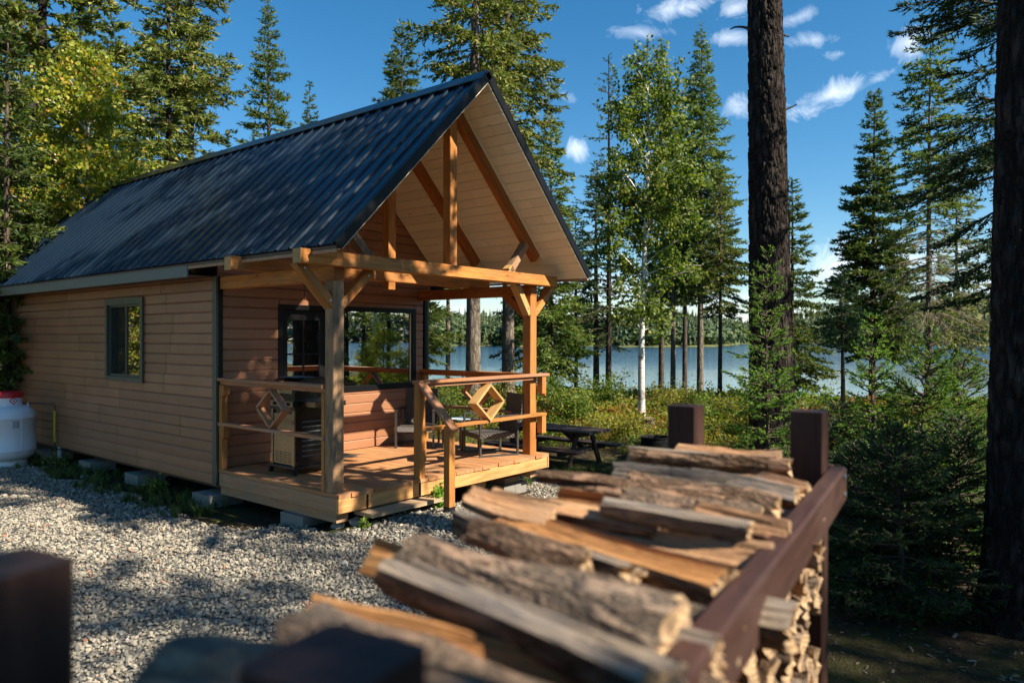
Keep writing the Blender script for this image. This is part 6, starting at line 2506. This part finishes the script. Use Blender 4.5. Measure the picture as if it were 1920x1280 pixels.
for (px0, d, H, Rr, n, leaf, mat, lb, sd_) in (
        (1085, 16.5, .95, .85, 2600, .07, 'bush_leaf', 'bright green leafy bush left of the birch stem'), (1125, 19.5, 1.15, .8, 2200, .07, 'bush_leaf', 'green bush rising against the water behind the picnic table'),
        (1160, 14.5, .6, .6, 1300, .06, 'olive_leaf', 'low yellowish bush at the left of the stump'), (1030, 21, 1.2, .8, 1800, .07, 'bush_leaf', 'bush against the lake just right of the porch post'),
        (1290, 19, .9, .9, 2200, .06, 'olive_leaf', 'yellow green bush between the birch and the first rack post'), (1350, 17, 1.0, .9, 2200, .06, 'bush_leaf', 'green bush above the left far rack post'),
        (1245, 23, 1.0, .9, 1800, .07, 'olive_leaf', 'bush at the waterline right of the birch'), (930, 20, 1.0, 1.0, 2000, .06, 'olive_leaf', 'bush seen through the diamond of the porch rail'),
        (860, 17, 1.1, .9, 2000, .06, 'bush_leaf', 'leafy bush seen through the porch beside the cabin wall'), (965, 15.5, .7, .9, 1800, .05, 'olive_leaf', 'yellow green bush behind the right porch chair'),
        (1010, 14.0, .5, .7, 1300, .05, 'bush_leaf', 'low bush behind the picnic table'), (1205, 12.5, .42, .38, 700, .05, 'bush_leaf', 'small green bush beside the fire pit'),
        (1400, 14.5, 1.0, .8, 1800, .06, 'olive_leaf', 'yellow green bush left of the young spruce at the pine trunk'), (1570, 13.5, .9, .9, 1800, .06, 'bush_leaf', 'dark leafed bush behind the rack corner'),
        (1530, 18.5, .95, .9, 1500, .06, 'bush_leaf', 'bush at the shore right of the pine trunk'), (1680, 16, .9, 1.2, 1800, .07, 'olive_leaf', 'bush at the shore behind the young spruces'),
        (6, 12.5, 1.9, .8, 2600, .07, 'bush_leaf', 'leafy bush behind the propane tank at the left edge'),
) if False else [(*t[:7], t[7], i + 300) for i, t in enumerate((
        (1085, 16.5, .95, .85, 2600, .07, 'bush_leaf', 'bright green leafy bush left of the birch stem'), (1125, 19.5, 1.15, .8, 2200, .07, 'bush_leaf', 'green bush rising against the water behind the picnic table'),
        (1160, 14.5, .6, .6, 1300, .06, 'olive_leaf', 'low yellowish bush at the left of the stump'), (1030, 21, 1.2, .8, 1800, .07, 'bush_leaf', 'bush against the lake just right of the porch post'),
        (1290, 19, .9, .9, 2200, .06, 'olive_leaf', 'yellow green bush between the birch and the first rack post'), (1350, 17, 1.0, .9, 2200, .06, 'bush_leaf', 'green bush above the left far rack post'),
        (1245, 23, 1.0, .9, 1800, .07, 'olive_leaf', 'bush at the waterline right of the birch'), (930, 20, 1.0, 1.0, 2000, .06, 'olive_leaf', 'bush seen through the diamond of the porch rail'),
        (860, 17, 1.1, .9, 2000, .06, 'bush_leaf', 'leafy bush seen through the porch beside the cabin wall'), (965, 15.5, .7, .9, 1800, .05, 'olive_leaf', 'yellow green bush behind the right porch chair'),
        (1010, 14.0, .5, .7, 1300, .05, 'bush_leaf', 'low bush behind the picnic table'), (1205, 12.5, .42, .38, 700, .05, 'bush_leaf', 'small green bush beside the fire pit'),
        (1400, 14.5, 1.0, .8, 1800, .06, 'olive_leaf', 'yellow green bush left of the young spruce at the pine trunk'), (1570, 13.5, .9, .9, 1800, .06, 'bush_leaf', 'dark leafed bush behind the rack corner'),
        (1530, 18.5, .95, .9, 1500, .06, 'bush_leaf', 'bush at the shore right of the pine trunk'), (1680, 16, .9, 1.2, 1800, .07, 'olive_leaf', 'bush at the shore behind the young spruces'),
        (6, 12.5, 1.9, .8, 2600, .07, 'bush_leaf', 'leafy bush behind the propane tank at the left edge')))]:
    p = at(px0, d)
    bush('bush', sd_, H, Rr, n, leaf, mat, p[0], p[1], lb)
bush('fern', 401, .30, .20, 420, .055, 'fern', 1.30, -.05, 'bright green fern between the stair post and the deck edge', 'fern')
bush('weed', 402, .13, .08, 60, .05, 'fern', .22, -.10, 'small green weed in the gravel under the step', 'weed')
bush('weed', 403, .28, .22, 240, .04, 'bush_leaf', -.15, 3.3, 'dark green weed under the long wall, nearest the porch', 'weed')
bush('weed', 404, .30, .2, 200, .04, 'bush_leaf', -.25, 6.2, 'green weed beside the propane tank', 'weed')

# a few stones at the gravel edge
rng = np.random.default_rng(9)
for i, (x, y, s, lb) in enumerate(((.30, .10, .12, 'flat pale stone under the front left corner of the deck'), (.16, .22, .10, 'pale stone beside the flat one under the deck corner'), (-.25, 5.2, .09, 'pale stone in the grass under the long wall'),
                                   (-.35, 6.35, .08, 'small white stone between the tank and the footing'), (1.9, -.9, .05, 'larger stone in the gravel in front of the stair post'), (-2.4, -2.1, .07, 'flat pale stone lying in the middle of the gravel yard'))):
    V, F = pebble(500 + i)
    o = obj('stone', mesh('stone', V * s * 1.6, F, [M['stone']]), None, Matrix.Translation((x, y, float(gz(x, y)) + s * .22)) @ Matrix.Rotation(rng.uniform(0, 6), 4, 'Z'))
    tag(o, lb, 'stone')
